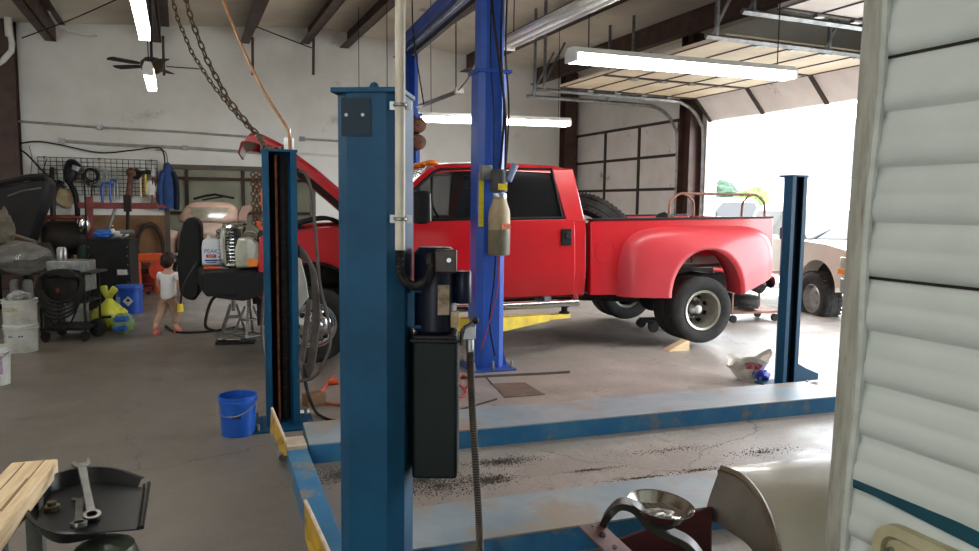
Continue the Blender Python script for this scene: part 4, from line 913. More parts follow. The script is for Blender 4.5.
# wrenches: open jaw one end, ring the other
m_wr = mat('wrench_steel', (122, 122, 118), (98, 98, 94), 6, .34, 1)
def wrench(label, a, b, r, bend=0):
    a, b = V(a), V(b); d = b - a; L_ = d.length; t = thing('wrench', label, 'wrench', a, 0, None)
    x = d.normalized(); up = V((0, 0, 1)); y = up.cross(x).normalized(); z = x.cross(y); M_ = Matrix((x, y, z)).transposed(); t.rotation_euler = M_.to_euler()
    MB().prism([(r * .7, -r * .5), (L_ * .5, -r * .44), (L_ - r * .8, -r * .5), (L_ - r * .8, r * .5), (L_ * .5, r * .44), (r * .7, r * .5)], (0, 0, -r * .16), (1, 0, 0), (0, 1, 0), (0, 0, r * .34)).build('shank', m_wr, t, bevel=.003)
    j = [(.95, .42), (.5, .9), (-.2, 1.05), (-.95, .9), (-.85, .5), (-.1, .48), (.05, 0), (-.1, -.42), (-.75, -.62), (-.7, -1.0), (-.1, -1.08), (.55, -.85), (.95, -.42)]
    MB().prism([(p * r, q_ * r * 1.0) for p, q_ in j], (0, 0, -r * .2), (1, 0, 0), (0, 1, 0), (0, 0, r * .42)).build('open_jaw', m_wr, t, bevel=.0025)
    MB().lathe([(r * .55, -r * .3), (r * .92, -r * .3), (r * .98, 0), (r * .92, r * .3), (r * .55, r * .3)], (L_, 0, 0), (0, 0, 1), 24, True).build('ring_end', m_wr, t)
    return t
w0 = on(92, 516, .022) + C_
wrench('larger steel wrench leaning over the back rim of the black pan, jaw up', at(81.5, 464, w0.y + .30), w0, .031)
w1 = on(79, 530, .03) + C_
wrench('smaller bright wrench lying inside the black pan toward its front lip', on(80, 499, .02) + C_, w1 + V((0, 0, .02)), .027)
cq = gnd(108, 540, pz - .04); t = thing('fluid_canister', 'grey green round canister standing under the front of the drip pan', 'canister', V((cq.x, cq.y - .02, 0)))
MB().lathe([(.0, 0), (.1, 0), (.105, .02), (.105, pz - .1), (.09, pz - .05), (.05, pz - .03), (0, pz - .03)], seg=30).build('can', mat('green_can', (74, 80, 66), (58, 62, 52), 6, .35, .4), t)
MB().lathe([(.106, 0), (.109, .01), (.106, .02)], (0, 0, pz - .14), seg=30).build('can_seam', m_galv, t)
# ------------------------------------------------------------------ outside the open door
m_shingle = mat('grey_shingles', (92, 94, 106), (78, 80, 92), 14, .9, stretch=(1, 1, 3))
m_house = mat('white_siding', (226, 226, 224), (214, 214, 212), 3, .7)
def house(label, c, rz, w, d, h, rh):
    t = thing('house', label, 'house', c, rz)
    MB().bb((-w / 2, -d / 2, 0), (w / 2, d / 2, h)).build('wall', m_house, t)
    r = MB(); r.rings([[V((-w / 2 - .4, -d / 2 - .5, h)), V((w / 2 + .4, -d / 2 - .5, h)), V((w / 2 + .4, d / 2 + .5, h)), V((-w / 2 - .4, d / 2 + .5, h))], [V((-w / 2 + d * .42, -.05, h + rh)), V((w / 2 - d * .42, -.05, h + rh)), V((w / 2 - d * .42, .05, h + rh)), V((-w / 2 + d * .42, .05, h + rh))]]); r.build('roof', m_shingle, t)
    dr_ = MB(); dr_.bb((-w * .3, -d / 2 - .04, 0), (-w * .3 + 1, -d / 2, 2.1)); dr_.build('house_door', mat('pale_door', (200, 204, 206)), t)
    wd = MB(); wd.bb((w * .1, -d / 2 - .04, 1.0), (w * .1 + 1.3, -d / 2, 2.1)); wd.build('window', m_glass, t); return t
hc = at(850, 190, 33)
house('white house with a grey shingle hip roof beyond the open doorway', V((hc.x + 1.5, 36, -.18)), rad(-8), 14, 9, at(800, 172, 31).z, 2.9)
def blob_tree(label, c, h, r, cr, seed, kind):
    t = thing('tree', label, 'tree', c); MB().cyl((0, 0, 0), (0, 0, h * .6), .14, .08, 10).build('trunk', mat('bark', (92, 80, 66), (74, 64, 52), 8, .9), t)
    b = MB(); rng = random.Random(seed)
    for i in range(14):
        a = rng.random() * 6.28; q = rng.random(); b.ball((cos(a) * r * .55 * q, sin(a) * r * .55 * q, h * (.55 + .38 * rng.random())), r * (.35 + .25 * rng.random()), 14, 9, .35, 4, i)
    lf = random.Random(seed + 5)
    for i in range(900):
        a = lf.random() * 6.28; el = (lf.random() - .3) * 2; rr = r * (.7 + .4 * lf.random()); p = V((cos(a) * cos(el) * rr * .95, sin(a) * cos(el) * rr * .95, h * .74 + sin(el) * rr * .7)); s = .09
        q = V((lf.random() - .5, lf.random() - .5, lf.random() - .5)).normalized(); w = q.orthogonal().normalized(); b.faces([p, p + q * s + w * s * .5, p + q * s * 2, p + q * s - w * s * .5], [(0, 1, 2, 3)])
    b.build('crown', cr, t, flat=True); return t
m_l1 = mat('dark_leaves', (34, 62, 40), (24, 46, 30), 6, .8); m_l2 = mat('bright_leaves', (78, 100, 42), (60, 84, 32), 6, .8)
q = at(724, 200, 25); blob_tree('dark green tree behind the white pickup, left of the pair', V((q.x, 25, -.18)), at(724, 183, 25).z + .1, .8, m_l1, 3, 0)
q = at(748, 200, 22.5); blob_tree('bright yellow green tree behind the white pickup, right of the pair', V((q.x, 22.5, -.18)), at(745, 191, 22.5).z + .1, .72, m_l2, 4, 1)
q = at(716, 190, 28); t = thing('flag_sign', 'small blue white banner high on a pole above the trees', 'banner', V((q.x, 28, -.18)))
MB().cyl((0, 0, 0), (0, 0, q.z + .6), .05).build('pole', m_galv, t); MB().bb((0, -.02, q.z), (1.0, .02, q.z + .55)).build('cloth', mat('pale_blue_cloth', (150, 164, 190), (200, 206, 214), 1.2, .8), t)

def pickup_front(name, label, c, rz, body, lift=.0, wr=.44, tyre=.32, sc=1.0):
    t = thing(name, label, 'truck', c, rz); z = lift
    # nose toward +x
    prof = [(-2.6, .55), (-2.6, 1.05), (-.2, 1.08), (.0, 1.12), (.55, 1.72), (.7, 1.76), (1.4, 1.76), (1.0, 1.76), (1.4, 1.76)]
    b = MB(); o = [(-2.7, .5), (-2.7, 1.12), (-.9, 1.14), (-.85, 1.2), (1.2, 1.2), (1.9, 1.18), (2.4, 1.12), (2.5, .95), (2.5, .58), (2.2, .54)] + arch(1.7, .46, .50, .46) + [(1.1, .46), (-1.15, .46)] + arch(-1.7, .46, .5, .46) + [(-2.3, .5)]
    b.prism([(x, zz + z) for x, zz in o], (0, -.88, 0), (1, 0, 0), (0, 0, 1), (0, 1.76, 0)); b.build('body', body, t, bevel=.06, seg=3)
    [MB().bb((x_ - .55, -.6, .5 + z), (x_ + .55, .6, .95 + z)).build('wheel_well', m_dark, t) for x_ in (1.7, -1.7)]
    z += .1
    g = MB(); g.rings([[V((x, y, zz + z)) for x, y, zz in ((-.9, -.82, 1.08), (1.15, -.82, 1.08), (1.15, .82, 1.08), (-.9, .82, 1.08))], [V((x, y, zz + z)) for x, y, zz in ((-.72, -.66, 1.64), (.5, -.66, 1.64), (.5, .66, 1.64), (-.72, .66, 1.64))], [V((x, y, zz + z)) for x, y, zz in ((-.6, -.58, 1.7), (.4, -.58, 1.7), (.4, .58, 1.7), (-.6, .58, 1.7))]]); g.build('cabin', body, t, bevel=.03)
    w = MB()
    for s in (-1, 1): w.faces([V((x, s * (y + .006), zz + z)) for x, y, zz in ((-.72, .79, 1.14), (.96, .79, 1.14), (.45, .68, 1.58), (-.62, .68, 1.58))], [(0, 1, 2, 3)])
    w.faces([V((x, y, zz + z)) for x, y, zz in ((1.13, -.74, 1.13), (1.13, .74, 1.13), (.56, .6, 1.6), (.56, -.6, 1.6))], [(0, 1, 2, 3)]); w.build('window', m_glass, t, solid=.012)
    for x in (1.7, -1.7):
        for s in (-1, 1):
            ti = tire_mb((x, s * .82, wr), (0, s, 0), wr, tyre, wr * .52, True, 36).build('tire', m_tire, t)
            MB().lathe([(wr * .54, .1), (wr * .5, .11), (wr * .42, .02), (wr * .25, .0), (wr * .22, .05), (0, .05)], (x, s * (.82 + tyre / 2 - .12), wr), (0, s, 0), 30, cap=False).build('rim', m_alu, ti)
    z -= .1
    for s in (-1, 1):
        h = MB(); h.bb((2.3, s * .62 - .2, .84 + z), (2.53, s * .62 + .28, 1.02 + z)) if s > 0 else h.bb((2.3, s * .62 - .28, .84 + z), (2.53, s * .62 + .2, 1.02 + z)); h_ = h.build('headlight', mat('headlight_lens', (210, 210, 200)), t, bevel=.02)
        a = MB(); a.bb((2.28, s * .72 - .185, .76 + z), (2.52, s * .72 + .185, .83 + z)); a.build('turn_signal', mat('amber_lens', (236, 134, 26)), t)
        m = MB(); m.box((.95, s * 1.0, 1.32 + z), (.12, .2, .22)); m.build('mirror', m_black, t, bevel=.03)
    bp_ = MB(); bp_.bb((2.32, -.9, .48 + z), (2.66, .9, .72 + z)); bp_.build('bumper', m_alu, t, bevel=.04, seg=3)
    gr_ = MB(); gr_.bb((2.48, -.4, .8 + z), (2.54, .4, 1.0 + z)); gr_.build('grille', m_black, t, bevel=.01)
    wp = MB(); wp.tube([(1.2, -.7, 1.23 + z), (.95, -.2, 1.38 + z)], .012, 6); wp.tube([(1.2, 0, 1.23 + z), (.95, .5, 1.38 + z)], .012, 6); wp.build('wiper', m_black, t)
    return t
m_beige = mat('champagne_paint', (222, 216, 204), (212, 206, 194), 2, .3, coat=.4)
m_wcar = mat('white_car_paint', (228, 230, 232), (220, 222, 224), 2, .3, coat=.4)
wq = gnd(808, 325, -.18)
# wheel at local (1.7, -.98): nose swings toward the camera on the right
def place_wheel(wq, rz, lx, ly): return V((wq.x - (lx * cos(rz) - ly * sin(rz)), wq.y - (lx * sin(rz) + ly * cos(rz)), -.18))
rz = rad(-82)
pickup_front('suv', 'champagne lifted four wheel drive with knobbly tires outside the doorway at right', place_wheel(wq, rz, 1.7, -.98), rz, m_beige, .12, .43, .30)
q = at(748, 205, 20); pickup_front('pickup_truck', 'white pickup parked outside, its cab showing above the red truck bed', V((q.x - .6, 20.5, -.18)), rad(200), m_wcar, .32, .42, .28)
# tire cart just inside the door, behind the truck tail
q = gnd(748, 324, 0); t = thing('wheeled_tire_cart', 'low wheeled cart frame behind the red tail, tires resting on it', 'cart', V((q.x + .1, q.y + .4, 0)), rad(17))
f = MB(); f.bb((-.42, -.25, .13), (.42, .25, .16)); f.build('deck', m_rt, t); f = MB()
for x in (-.42, .40):
    for y in (-.25, .23): f.bb((x, y, .13), (x + .025, y + .025, .75))
f.bb((-.42, -.25, .72), (.42, -.23, .75)); f.build('frame', m_rt, t)
for x in (-.36, .36):
    for y in (-.2, .2): MB().cyl((x, y - .02, .055), (x, y + .02, .055), .055, seg=16).build('caster', m_rubber, t)
MTX = mw(t)
for i, (x, y, z, ax, lab) in enumerate(((-.12, 0, .30, (.1, .05, 1), 'lower small tire lying on the wheeled cart behind the red tail'), (.08, 0, .66, (.45, -.5, .8), 'upper small tire leaning on the wheeled cart behind the red tail'))):
    p = MTX @ V((x, y, z)); o = thing('tire', lab, 'tire', p, 0); tire_mb((0, 0, 0), ax, .27, .2, .15, True, 36).build('tread', m_tire, o); MB().lathe([(.16, -.08), (.13, -.06), (.12, .05), (.16, .08)], (0, 0, 0), ax, 28, cap=False).build('rim', m_rim, o)
# floor jack under the truck between the wheels
q = gnd(641, 331); t = thing('floor_jack', 'black floor jack with small wheels under the truck, before the rear tires', 'jack', V((q.x + .1, q.y + .1, 0)), rad(12))
f = MB(); f.bb((-.05, -.16, .07), (.6, -.13, .15)); f.bb((-.05, .13, .07), (.6, .16, .15)); f.bb((.5, -.16, .07), (.6, .16, .2)); f.build('side_plate', m_black, t, bevel=.005)
f = MB(); f.prism([(.45, .1), (.55, .16), (.05, .36), (0, .3)], (0, -.04, 0), (1, 0, 0), (0, 0, 1), (0, .08, 0)); f.cyl((.02, 0, .33), (.02, 0, .39), .05); f.build('lift_arm', m_galv, t)
for x in (0, .55):
    for y in (-.2, .2): MB().cyl((x, y - .025, .065), (x, y + .025, .065), .065, seg=18).build('wheel', m_black, t)
q = gnd(676, 350); t = thing('wood_chock', 'small pale wooden wedge on the floor against the rear tire', 'wedge', V((q.x, q.y, 0)), rad(200))
MB().prism([(-.14, 0), (.14, 0), (.12, .02), (-.1, .11), (-.14, .11)], (0, -.06, 0), (1, 0, 0), (0, 0, 1), (0, .12, 0)).build('wedge', m_wood, t)
# ------------------------------------------------------------------ pails, bags and machines along the left
def pail(name, label, c, r, h, m, rim=None, group=None, lid=False, taper=.9, handle=True):
    t = thing(name, label, 'bucket', c, 0, group)
    pr = [(0, 0), (r * taper, 0), (r * .99, h * .84), (r * 1.06, h * .85), (r * 1.06, h * .89), (r, h * .9), (r, h * .95), (r * 1.05, h * .955), (r * 1.05, h)]
    pr += [(r * 1.0, h + .012), (0, h + .012)] if lid else [(r * .97, h), (r * .95, h * .8), (r * taper * .96, .012), (0, .012)]
    MB().lathe(pr, seg=36).build('shell', m, t)
    if handle:
        g = MB(); g.tube([V((r * 1.08 * cos(a), -abs(sin(a)) * r * .55 - r * .9 * abs(sin(a)), h * .87 - .28 * h * sin(a))) for a in [pi * i / 14 for i in range(15)]], .004, 6); g.build('handle', m_galv, t)
    return t
def sticker(t, r, h, w, hh, m, a0, name='label', dz=0, diamond=False):
    b = MB(); n = 8; R1 = r + .002
    if diamond:
        q = [(0, -hh / 2), (w / 2, 0), (0, hh / 2), (-w / 2, 0)]; b.faces([V((R1 * sin(a0 + x / r), -R1 * cos(a0 + x / r), h + y)) * 1 for x, y in q], [(0, 1, 2, 3)])
        return b.build(name, m, t, solid=.002)
    b.rings([[V((R1 * sin(a0 + w / r * (i / n - .5)), -R1 * cos(a0 + w / r * (i / n - .5)), h + s * hh / 2)) for i in range(n + 1)] for s in (-1, 1)], closed=False)
    return b.build(name, m, t, solid=.002)
m_bb = mat('blue_pail_plastic', (26, 88, 186), (22, 78, 168), 3, .35, c3=(14, 30, 70), sc3=6, lo3=.66, hi3=.72)
q = gnd(238.5, 433); b1 = pail('bucket', 'open blue bucket alone on the floor left of the greasy teal post', q, .128, .285, m_bb); sticker(b1, .12, .16, .06, .05, mat('printed_logo', (14, 28, 80), (20, 36, 100), 30, .5), .25)
q = gnd(130, 313); b2 = pail('bucket', 'tall blue drum pail with white diamond label by the tool cart', q, .182, .41, mat('blue_drum', (16, 74, 172), (12, 62, 150), 3, .4), lid=True, taper=.97, handle=False)
m_lab = mat('paper_label', (214, 216, 214), (196, 198, 196), 20, .6); m_labg = mat('grey_label', (150, 172, 196), (130, 152, 180), 24, .6)
sticker(b2, .182, .19, .10, .14, m_labg, -.55); sticker(b2, .183, .2, .15, .15, m_lab, .35, 'hazard_diamond', diamond=True); sticker(b2, .185, .212, .06, .05, mat('black_print', (26, 26, 28)), .35, 'hazard_mark', diamond=True)
m_wp = mat('white_pail_plastic', (196, 198, 192), (172, 172, 164), 4, .5, c3=(120, 112, 98), sc3=5, lo3=.58, hi3=.7)
def stickers_wp(t, r, h):
    sticker(t, r * .985, h * .62, r * 1.1, h * .18, mat('cream_label', (190, 184, 160), (150, 140, 118), 26, .6), -.05)
q = gnd(22, 351); w1 = pail('bucket', 'white plastic bucket with the label facing out, lower of the two by the welding cart', q, .165, .30, m_wp, taper=.94, lid=True, handle=False)
for a in (-.75, -.1, .55): sticker(w1, .158, .2, .05, .045, mat('blue_stamp', (60, 74, 130), (90, 102, 150), 40, .6), a, 'blue_stamp')
w2 = pail('bucket', 'white pail with cream label standing on top of the lower white bucket', q + V((0, 0, .312)), .166, .27, m_wp, taper=.96, handle=False); stickers_wp(w2, .166, .27)
q = gnd(40, 340); w3 = pail('bucket', 'small white pail partly hidden behind the two stacked white buckets', q + V((.12, .6, 0)), .13, .42, m_wp, taper=.95, lid=True)
q = gnd(-4, 384); w4 = pail('bucket', 'dirty white bucket with purple print cut by the left edge', q, .125, .345, m_wp, taper=.9); sticker(w4, .12, .19, .14, .17, mat('purple_print', (150, 130, 150), (120, 96, 120), 26, .6), .5); sticker(w4, .121, .145, .05, .04, mat('red_print', (150, 60, 66)), .62, 'red_print')
t = thing('rag_pile', 'small pale rags and scraps in the upper white pail', 'rags', w2.location + V((0, 0, .2)))
MB().ball((0, 0, .08), (.12, .11, .07), 16, 10, .5, 5, 3).build('cloth', mat('pale_rag', (150, 150, 144), (90, 90, 90), 9, .9), t)
# welding cart
q = gnd(58, 343); t = thing('welding_cart', 'black two shelf welding cart with coiled cable and grey welder on casters', 'cart', V((q.x, q.y + .3, 0)), rad(8)); t.scale = (.8, .8, .95)
f = MB()
for x in (-.3, .3):
    for y in (-.28, .28): f.bb((x - .015, y - .015, .1), (x + .015, y + .015, .86))
f.bb((-.38, -.32, .84), (.42, .32, .87)); f.bb((-.32, -.3, .14), (.32, .3, .18)); f.bb((-.32, -.3, .48), (.32, .3, .5)); f.build('frame', m_black, t, bevel=.003)
for x in (-.26, .28):
    for y in (-.27, .27): MB().cyl((x, y - .02, .065), (x, y + .02, .065), .065, seg=18).build('caster', m_rubber, t)
MB().cyl((.32, .1, .12), (.32, .15, .12), .12, seg=28).build('rear_wheel', m_rubber, t)
w = MB(); w.bb((-.24, -.2, .88), (.26, .28, 1.0)); w.bb((.22, -.22, .62), (.3, .2, 1.0)); w.build('welder', m_galv, t, bevel=.01)
w = MB(); w.bb((-.26, -.24, .5), (.2, .2, .8)); w.build('power_source', m_dark, t, bevel=.02); MB().cyl((-.07, -.245, .64), (-.07, -.265, .64), .03, seg=14).build('dial', m_redpaint, t)
cc = MB()
for i in range(5):
    r1 = .30 + .012 * i; cc.tube(smooth([(-r1 + .04 * i % .05, -.34, .74 - .03 * i), (-.1, -.40 - .01 * i, .52 - .05 * i), (.2, -.38, .56 - .04 * i), (r1 - .02, -.34, .78), (.1, -.36, .90 - .02 * i), (-.2, -.36, .86)], 6, True), .016, 8, True)
cc.tube(smooth([(-.2, -.38, .5), (-.1, -.4, .25), (.1, -.4, .2), (.26, -.36, .5)], 8), .013, 8); cc.build('cable_coil', m_rubber, t)
g = MB(); g.lathe([(0, 0), (.05, 0), (.055, .03), (.055, .13), (.04, .16), (0, .16)], (-.06, -.1, 1.0), seg=20); MTX = mw(t)
o = thing('metal_can', 'shiny small metal can standing on the welding cart', 'can', MTX @ V((-.06, -.1, 1.0))); g.bm.transform(Matrix.Translation((.06, .1, -1.0))); g.build('can', m_alu, o)
# bag heap on the grey parts machine behind
q = at(20, 262, 9.4); t = thing('bench_machine', 'dark parts machine on a stand at the far left, hung with round cans', 'machine', V((q.x - .1, 9.5, 0)), rad(10))
f = MB(); f.bb((-.55, -.3, .72), (.5, .35, .8)); f.bb((-.5, -.2, 0), (-.42, .3, .72)); f.bb((.36, -.2, 0), (.44, .3, .72)); f.build('stand', m_dark, t, bevel=.004)
f = MB(); f.box((.0, .05, .95), (.8, .5, .3), top=.8); f.cyl((-.2, -.34, .66), (-.2, -.28, .66), .1, seg=18); f.build('housing', m_dark, t, bevel=.02)
for x in (.12, .27): MB().lathe([(0, 0), (.05, 0), (.055, .02), (.055, .2), (.04, .24), (0, .25)], (x, -.38, .42), seg=18).build('round_can', m_grey, t)
q = at(22, 268, 8.9); t = thing('plastic_bag', 'clear plastic bag crumpled over machine parts at the far left', 'bag', q)
b = MB(); b.ball((.0, 0, .12), (.36, .22, .2), 30, 20, .28, 2.2, 9); b.build('film', mat('clear_film', (126, 126, 120), (92, 92, 88), 9, .22, alpha=.6, bump=.2, bsc=5), t, ang=22)
t = thing('bench_shelf', 'low dark shelf of brown parts at the left edge above the bagged machine', 'shelf', at(15, 250, 10.4))
MB().bb((-.9, -.2, -1.0 if False else -.05), (.35, .25, 0)).build('board', m_dark, t)
f = MB(); zz = at(15, 250, 10.4).z
for x in (-.85, .28):
    f.bb((x, -.18, -zz), (x + .05, -.13, -.05)); f.bb((x, .2, -zz), (x + .05, .25, -.05))
f.build('leg', m_dark, t)
sh_z = zz
for i, (px, s, c, lab) in enumerate(((4, .16, (112, 76, 44), 'brown rusty casting at the left end of the low dark shelf'), (16, .12, (96, 66, 40), 'smaller brown casting beside the first on the dark shelf'))):
    p = at(px, 244, 10.3); o = thing('metal_casting', lab, 'casting', V((p.x, 10.35, sh_z)))
    MB().ball((0, 0, s * .7), (s, s * .8, s * .7), 14, 9, .5, 4, i).build('casting', mat('brown_casting%d' % 0, c, (70, 48, 32), 9, .8), o)
p = at(31, 240, 10.3); o = thing('steel_pan', 'flat round dark pan on the low shelf, right of the brown castings', 'pan', V((p.x, 10.35, sh_z)))
MB().lathe([(0, 0), (.17, 0), (.2, .05), (.2, .09), (.19, .09), (.16, .02), (0, .02)], seg=28).build('pan', mat('dull_steel', (92, 96, 94), (66, 70, 68), 6, .4, .7), o)
# dark car hood panel standing at the far left
q = at(25, 200, 11.0); t = thing('hood_panel', 'dark car hood panel standing on edge at the far left', 'car panel', V((q.x, 11.0, 0)), rad(12))
P_ = [at(-30, 194, 11.0), at(0, 186.5, 11.0), at(30, 180.5, 11.0), at(44, 177, 11.0), at(48.5, 183, 11.0), at(47, 196, 11.0), at(38, 218, 11.0), at(31, 238, 11.0), at(24, 262, 11.0), at(-30, 262, 11.0)]
b = MB(); b.rings([P_, [p + V((-.05, .3, 0)) for p in P_]]); b.build('panel', mat('dark_panel', (34, 34, 38), (42, 40, 40), 3, .35), t, world=True, bevel=.04, seg=3)
b = MB(); I_ = [at(8, 196, 10.985), at(22, 191, 10.985), at(41, 188, 10.985)]; b.tube(I_, .012, 6); b.build('panel_crease', m_grey, t, world=True)
b = MB(); b.tube(smooth([at(-25, 187, 10.99), at(0, 183, 10.99), at(28, 177.5, 10.99), at(46, 177, 10.99)], 6), .05, 8); b.build('rolled_edge', mat('dark_panel', (34, 34, 38)), t, world=True)
f = MB()
for x in (-.3, .1): f.bb((x - .2, .05, 0), (x - .15, .2, 1.0))
f.build('prop', m_dark, t)
q = at(3, 226, 10.2); t = thing('work_gloves', 'grey work gloves hung over the dark car panel at the left edge', 'gloves', q)
b = MB(); b.ball((0, 0, -.05), (.14, .08, .28), 14, 12, .4, 4, 2); b.tube([(.1, 0, -.1), (.5, -.05, -.22)], .02, 6); b.build('cloth', mat('grey_leather', (108, 100, 88), (82, 76, 66), 9, .9), t)
# tool cart with pegholes
q = gnd(96, 314); t = thing('tool_cart', 'tall black perforated tool cart by the blue drum pail', 'tool cart', V((q.x, q.y + .55, 0)), rad(12))
hZ = at(97, 241, q.y + .1).z; W_ = .30
f = MB(); f.bb((-W_, -.25, .16), (W_, .25, hZ)); f.build('cabinet', m_black, t, bevel=.008)
f = MB()
for i in range(6):
    for x in (-W_ + .03, W_ - .03): f.cyl((x, -.252, .3 + i * (hZ - .4) / 5), (x, -.256, .3 + i * (hZ - .4) / 5), .009, seg=8)
f.build('peg_holes', m_galv, t)
f = MB(); f.ring((-.02, -.255, hZ - .28), (0, 1, 0), .13, .006, 28, 5); f.build('stamped_ring', m_dark, t)
f = MB(); f.bb((-W_ - .01, -.26, hZ), (W_ + .01, .26, hZ + .02)); f.build('top_tray', m_dark, t)
MB().bb((.12, -.258, .55), (.26, -.252, .63)).build('maker_label', m_lab, t)
for x in (-.25, .25):
    for y in (-.2, .2): MB().cyl((x, y - .02, .08), (x, y + .02, .08), .08, seg=16).build('caster', m_rubber, t)
MB().cyl((-W_ + .0, -.2, 0.2), (-W_ + .0, -.2, hZ + .9), .014, seg=8).build('pole', m_black, t)
MTX = mw(t); m_bluecap = mat('blue_cloth', (44, 104, 190), (34, 84, 160), 7, .6)
for nm, lab, x, y, kind in (('blue_rag', 'blue cloth in a heap on the black tool cart', -.12, -.05, 0), ('spray_bottle', 'white bottle with red collar standing on the black tool cart', -.02, .1, 1), ('white_towel', 'folded white towel behind the bottle on the black tool cart', .08, .12, 2), ('grease_gun', 'grey pistol grip air tool lying at the right of the black tool cart', .22, -.05, 3)):
    o = thing(nm, lab, nm.replace('_', ' '), MTX @ V((x, y, hZ + .02)), rad(12))
    if kind == 0: MB().ball((0, 0, .065), (.14, .1, .07), 16, 10, .4, 5, 1).build('cloth', m_bluecap, o)
    if kind == 1: MB().lathe([(0, 0), (.035, 0), (.035, .12), (.014, .15), (.012, .2), (0, .2)], seg=16).build('bottle', m_white, o); MB().lathe([(.016, .145), (.018, .15), (.018, .175), (.014, .18)], seg=14).build('collar', m_redpaint, o)
    if kind == 2: MB().ball((0, 0, .055), (.13, .09, .055), 16, 10, .25, 4, 6).build('cloth', m_white, o)
    if kind == 3: b = MB(); b.cyl((-.09, 0, .1), (.1, .02, .1), .032, seg=14); b.cyl((-.02, 0, .1), (-.07, 0, .0), .02, seg=10); b.build('body', m_grey, o)
# bags of fluid jugs
m_ybag = mat('yellow_bag_film', (196, 196, 40), (170, 176, 60), 6, .3, bump=.3, bsc=16)
q = gnd(103, 333); t = thing('shopping_bag', 'yellow knotted plastic shopping bag on the floor by the tool cart', 'bag', V((q.x, q.y + .18, 0)))
b = MB(); b.ball((0, 0, .17), (.22, .17, .17), 22, 14, .25, 3, 2); b.build('bag', m_ybag, t, ang=24)
b = MB(); b.tube(smooth([(-.12, 0, .3), (-.04, 0, .42), (.02, 0, .5), (-.02, .0, .6)], 5), [.08, .075, .07, .065, .06, .055, .05, .045, .04, .035, .03, .03, .03, .03, .03, .02][:16], 8) if False else b.lathe([(.19, .24), (.13, .32), (.06, .38), (.035, .42), (.05, .46), (.02, .5)], (.0, 0, 0), seg=14)
b.tube(smooth([(.0, 0, .42), (.05, -.02, .5), (.09, 0, .56)], 5), [.03, .032, .034, .036, .038, .04, .042, .044, .045, .044, .03], 8); b.tube(smooth([(-.01, 0, .42), (-.05, 0, .5), (-.07, .01, .58)], 5), [.03, .032, .034, .036, .038, .04, .042, .044, .045, .044, .03], 8); b.build('knotted_handles', m_ybag, t, ang=24)
MB().box((.03, -.172, .2), (.16, .006, .03), Matrix.Rotation(-.1, 3, 'Y')).build('printed_band', mat('black_print', (26, 26, 28)), t)
m_gbag = mat('pale_green_film', (150, 178, 120), (120, 150, 96), 8, .3, alpha=.8, bump=.3, bsc=16)
for i, (px, py, s, lab) in enumerate(((117, 335, 1, 'pale green see through bag holding a blue jug, right of the yellow bag'),)):
    q = gnd(px, py); t = thing('shopping_bag', lab, 'bag', V((q.x + .02, q.y + .12, 0))); t.scale = (.8, .8, .85)
    MB().ball((0, 0, .15), (.17, .13, .15), 20, 12, .25, 3, 7).build('bag', m_gbag, t, ang=24)
    for z, x in ((.22, .05), (.08, .02)):
        g = MB(); g.cyl((x - .1, -.10, z), (x + .08, -.12, z + .02), .045, seg=16); j = g.build('blue_jug', m_bluecap, t); MB().cyl((x - .13, -.1, z), (x - .1, -.1, z), .022, seg=12).build('red_cap', m_redpaint, j)
# ------------------------------------------------------------------ back wall tools
RZ = PSI
def wl(px, py, off=.0): return RM @ (onplane(px, py, v=VB) - V((0, off, 0)))
a_, b_ = onplane(38, 155.5, v=VB), onplane(157, 162, v=VB); c_ = onplane(70, 192, v=VB)
zt_, zb_ = (a_.z + b_.z) / 2, c_.z - .05
t = thing('wire_grid', 'black wire grid hung on the back wall holding tools', 'wire grid', R((a_.x + b_.x) / 2, VB - .06, zt_), PSI); gw = b_.x - a_.x; gh = zt_ - zb_
g = MB()
nx, nz = 20, 9
for i in range(nx + 1): x = -gw / 2 + gw * i / nx; g.tube([(x, 0, -gh), (x, 0, 0)], .006, 5)
for i in range(nz + 1): z = -gh * i / nz; g.tube([(-gw / 2, 0, z), (gw / 2, 0, z)], .006, 5)
g.build('mesh', m_black, t)
hk = MB()
for x in (-.45, 0, .45): hk.bb((x * gw - .02, 0, -.03), (x * gw + .02, .055, .02))
hk.build('wall_hook', m_galv, t)
a1 = onplane(25, 215, v=VB).x; b1 = onplane(169, 220, v=VB).x; zz = onplane(100, 215, v=VB).z
t = tag(struct('trim_17', MB().bb((a1, VB - .025, 0), (b1, VB, zz)), m_ply), 'brown board', 'board') if False else struct('trim_17', MB().bb((a1, VB - .025, 0), (b1, VB, zz)), m_ply)
# welding helmet
def helmet(label, px, py, s):
    t = thing('welding_helmet', label, 'helmet', wl(px, py, .3), PSI + .5, None)
    MB().rings([[V((.14 * s * w * cos(a), .15 * s * k * sin(a) + .04 - dy, z * s)) for a in [2 * pi * i / 20 for i in range(20)]] for z, w, k, dy in ((-.3, .35, .5, .05), (-.24, .7, .7, .05), (-.1, .95, .95, .03), (.06, 1.0, 1.0, .0), (.16, .85, .85, -.02), (.22, .4, .4, -.04))]).build('shell', m_black, t, ang=60); t.rotation_euler = (0, .35, PSI + .5)
    MB().box((0, -.145 * s, .02), (.13, .02, .09)).build('visor_window', m_glass, t); MB().ring((0, .03, .12 * s), (0, .3, 1), .13 * s, .012, 20, 6).build('head_band', m_dark, t)
    return t
helmet('black welding helmet hung at the left on the wire grid', 74, 170, .9)
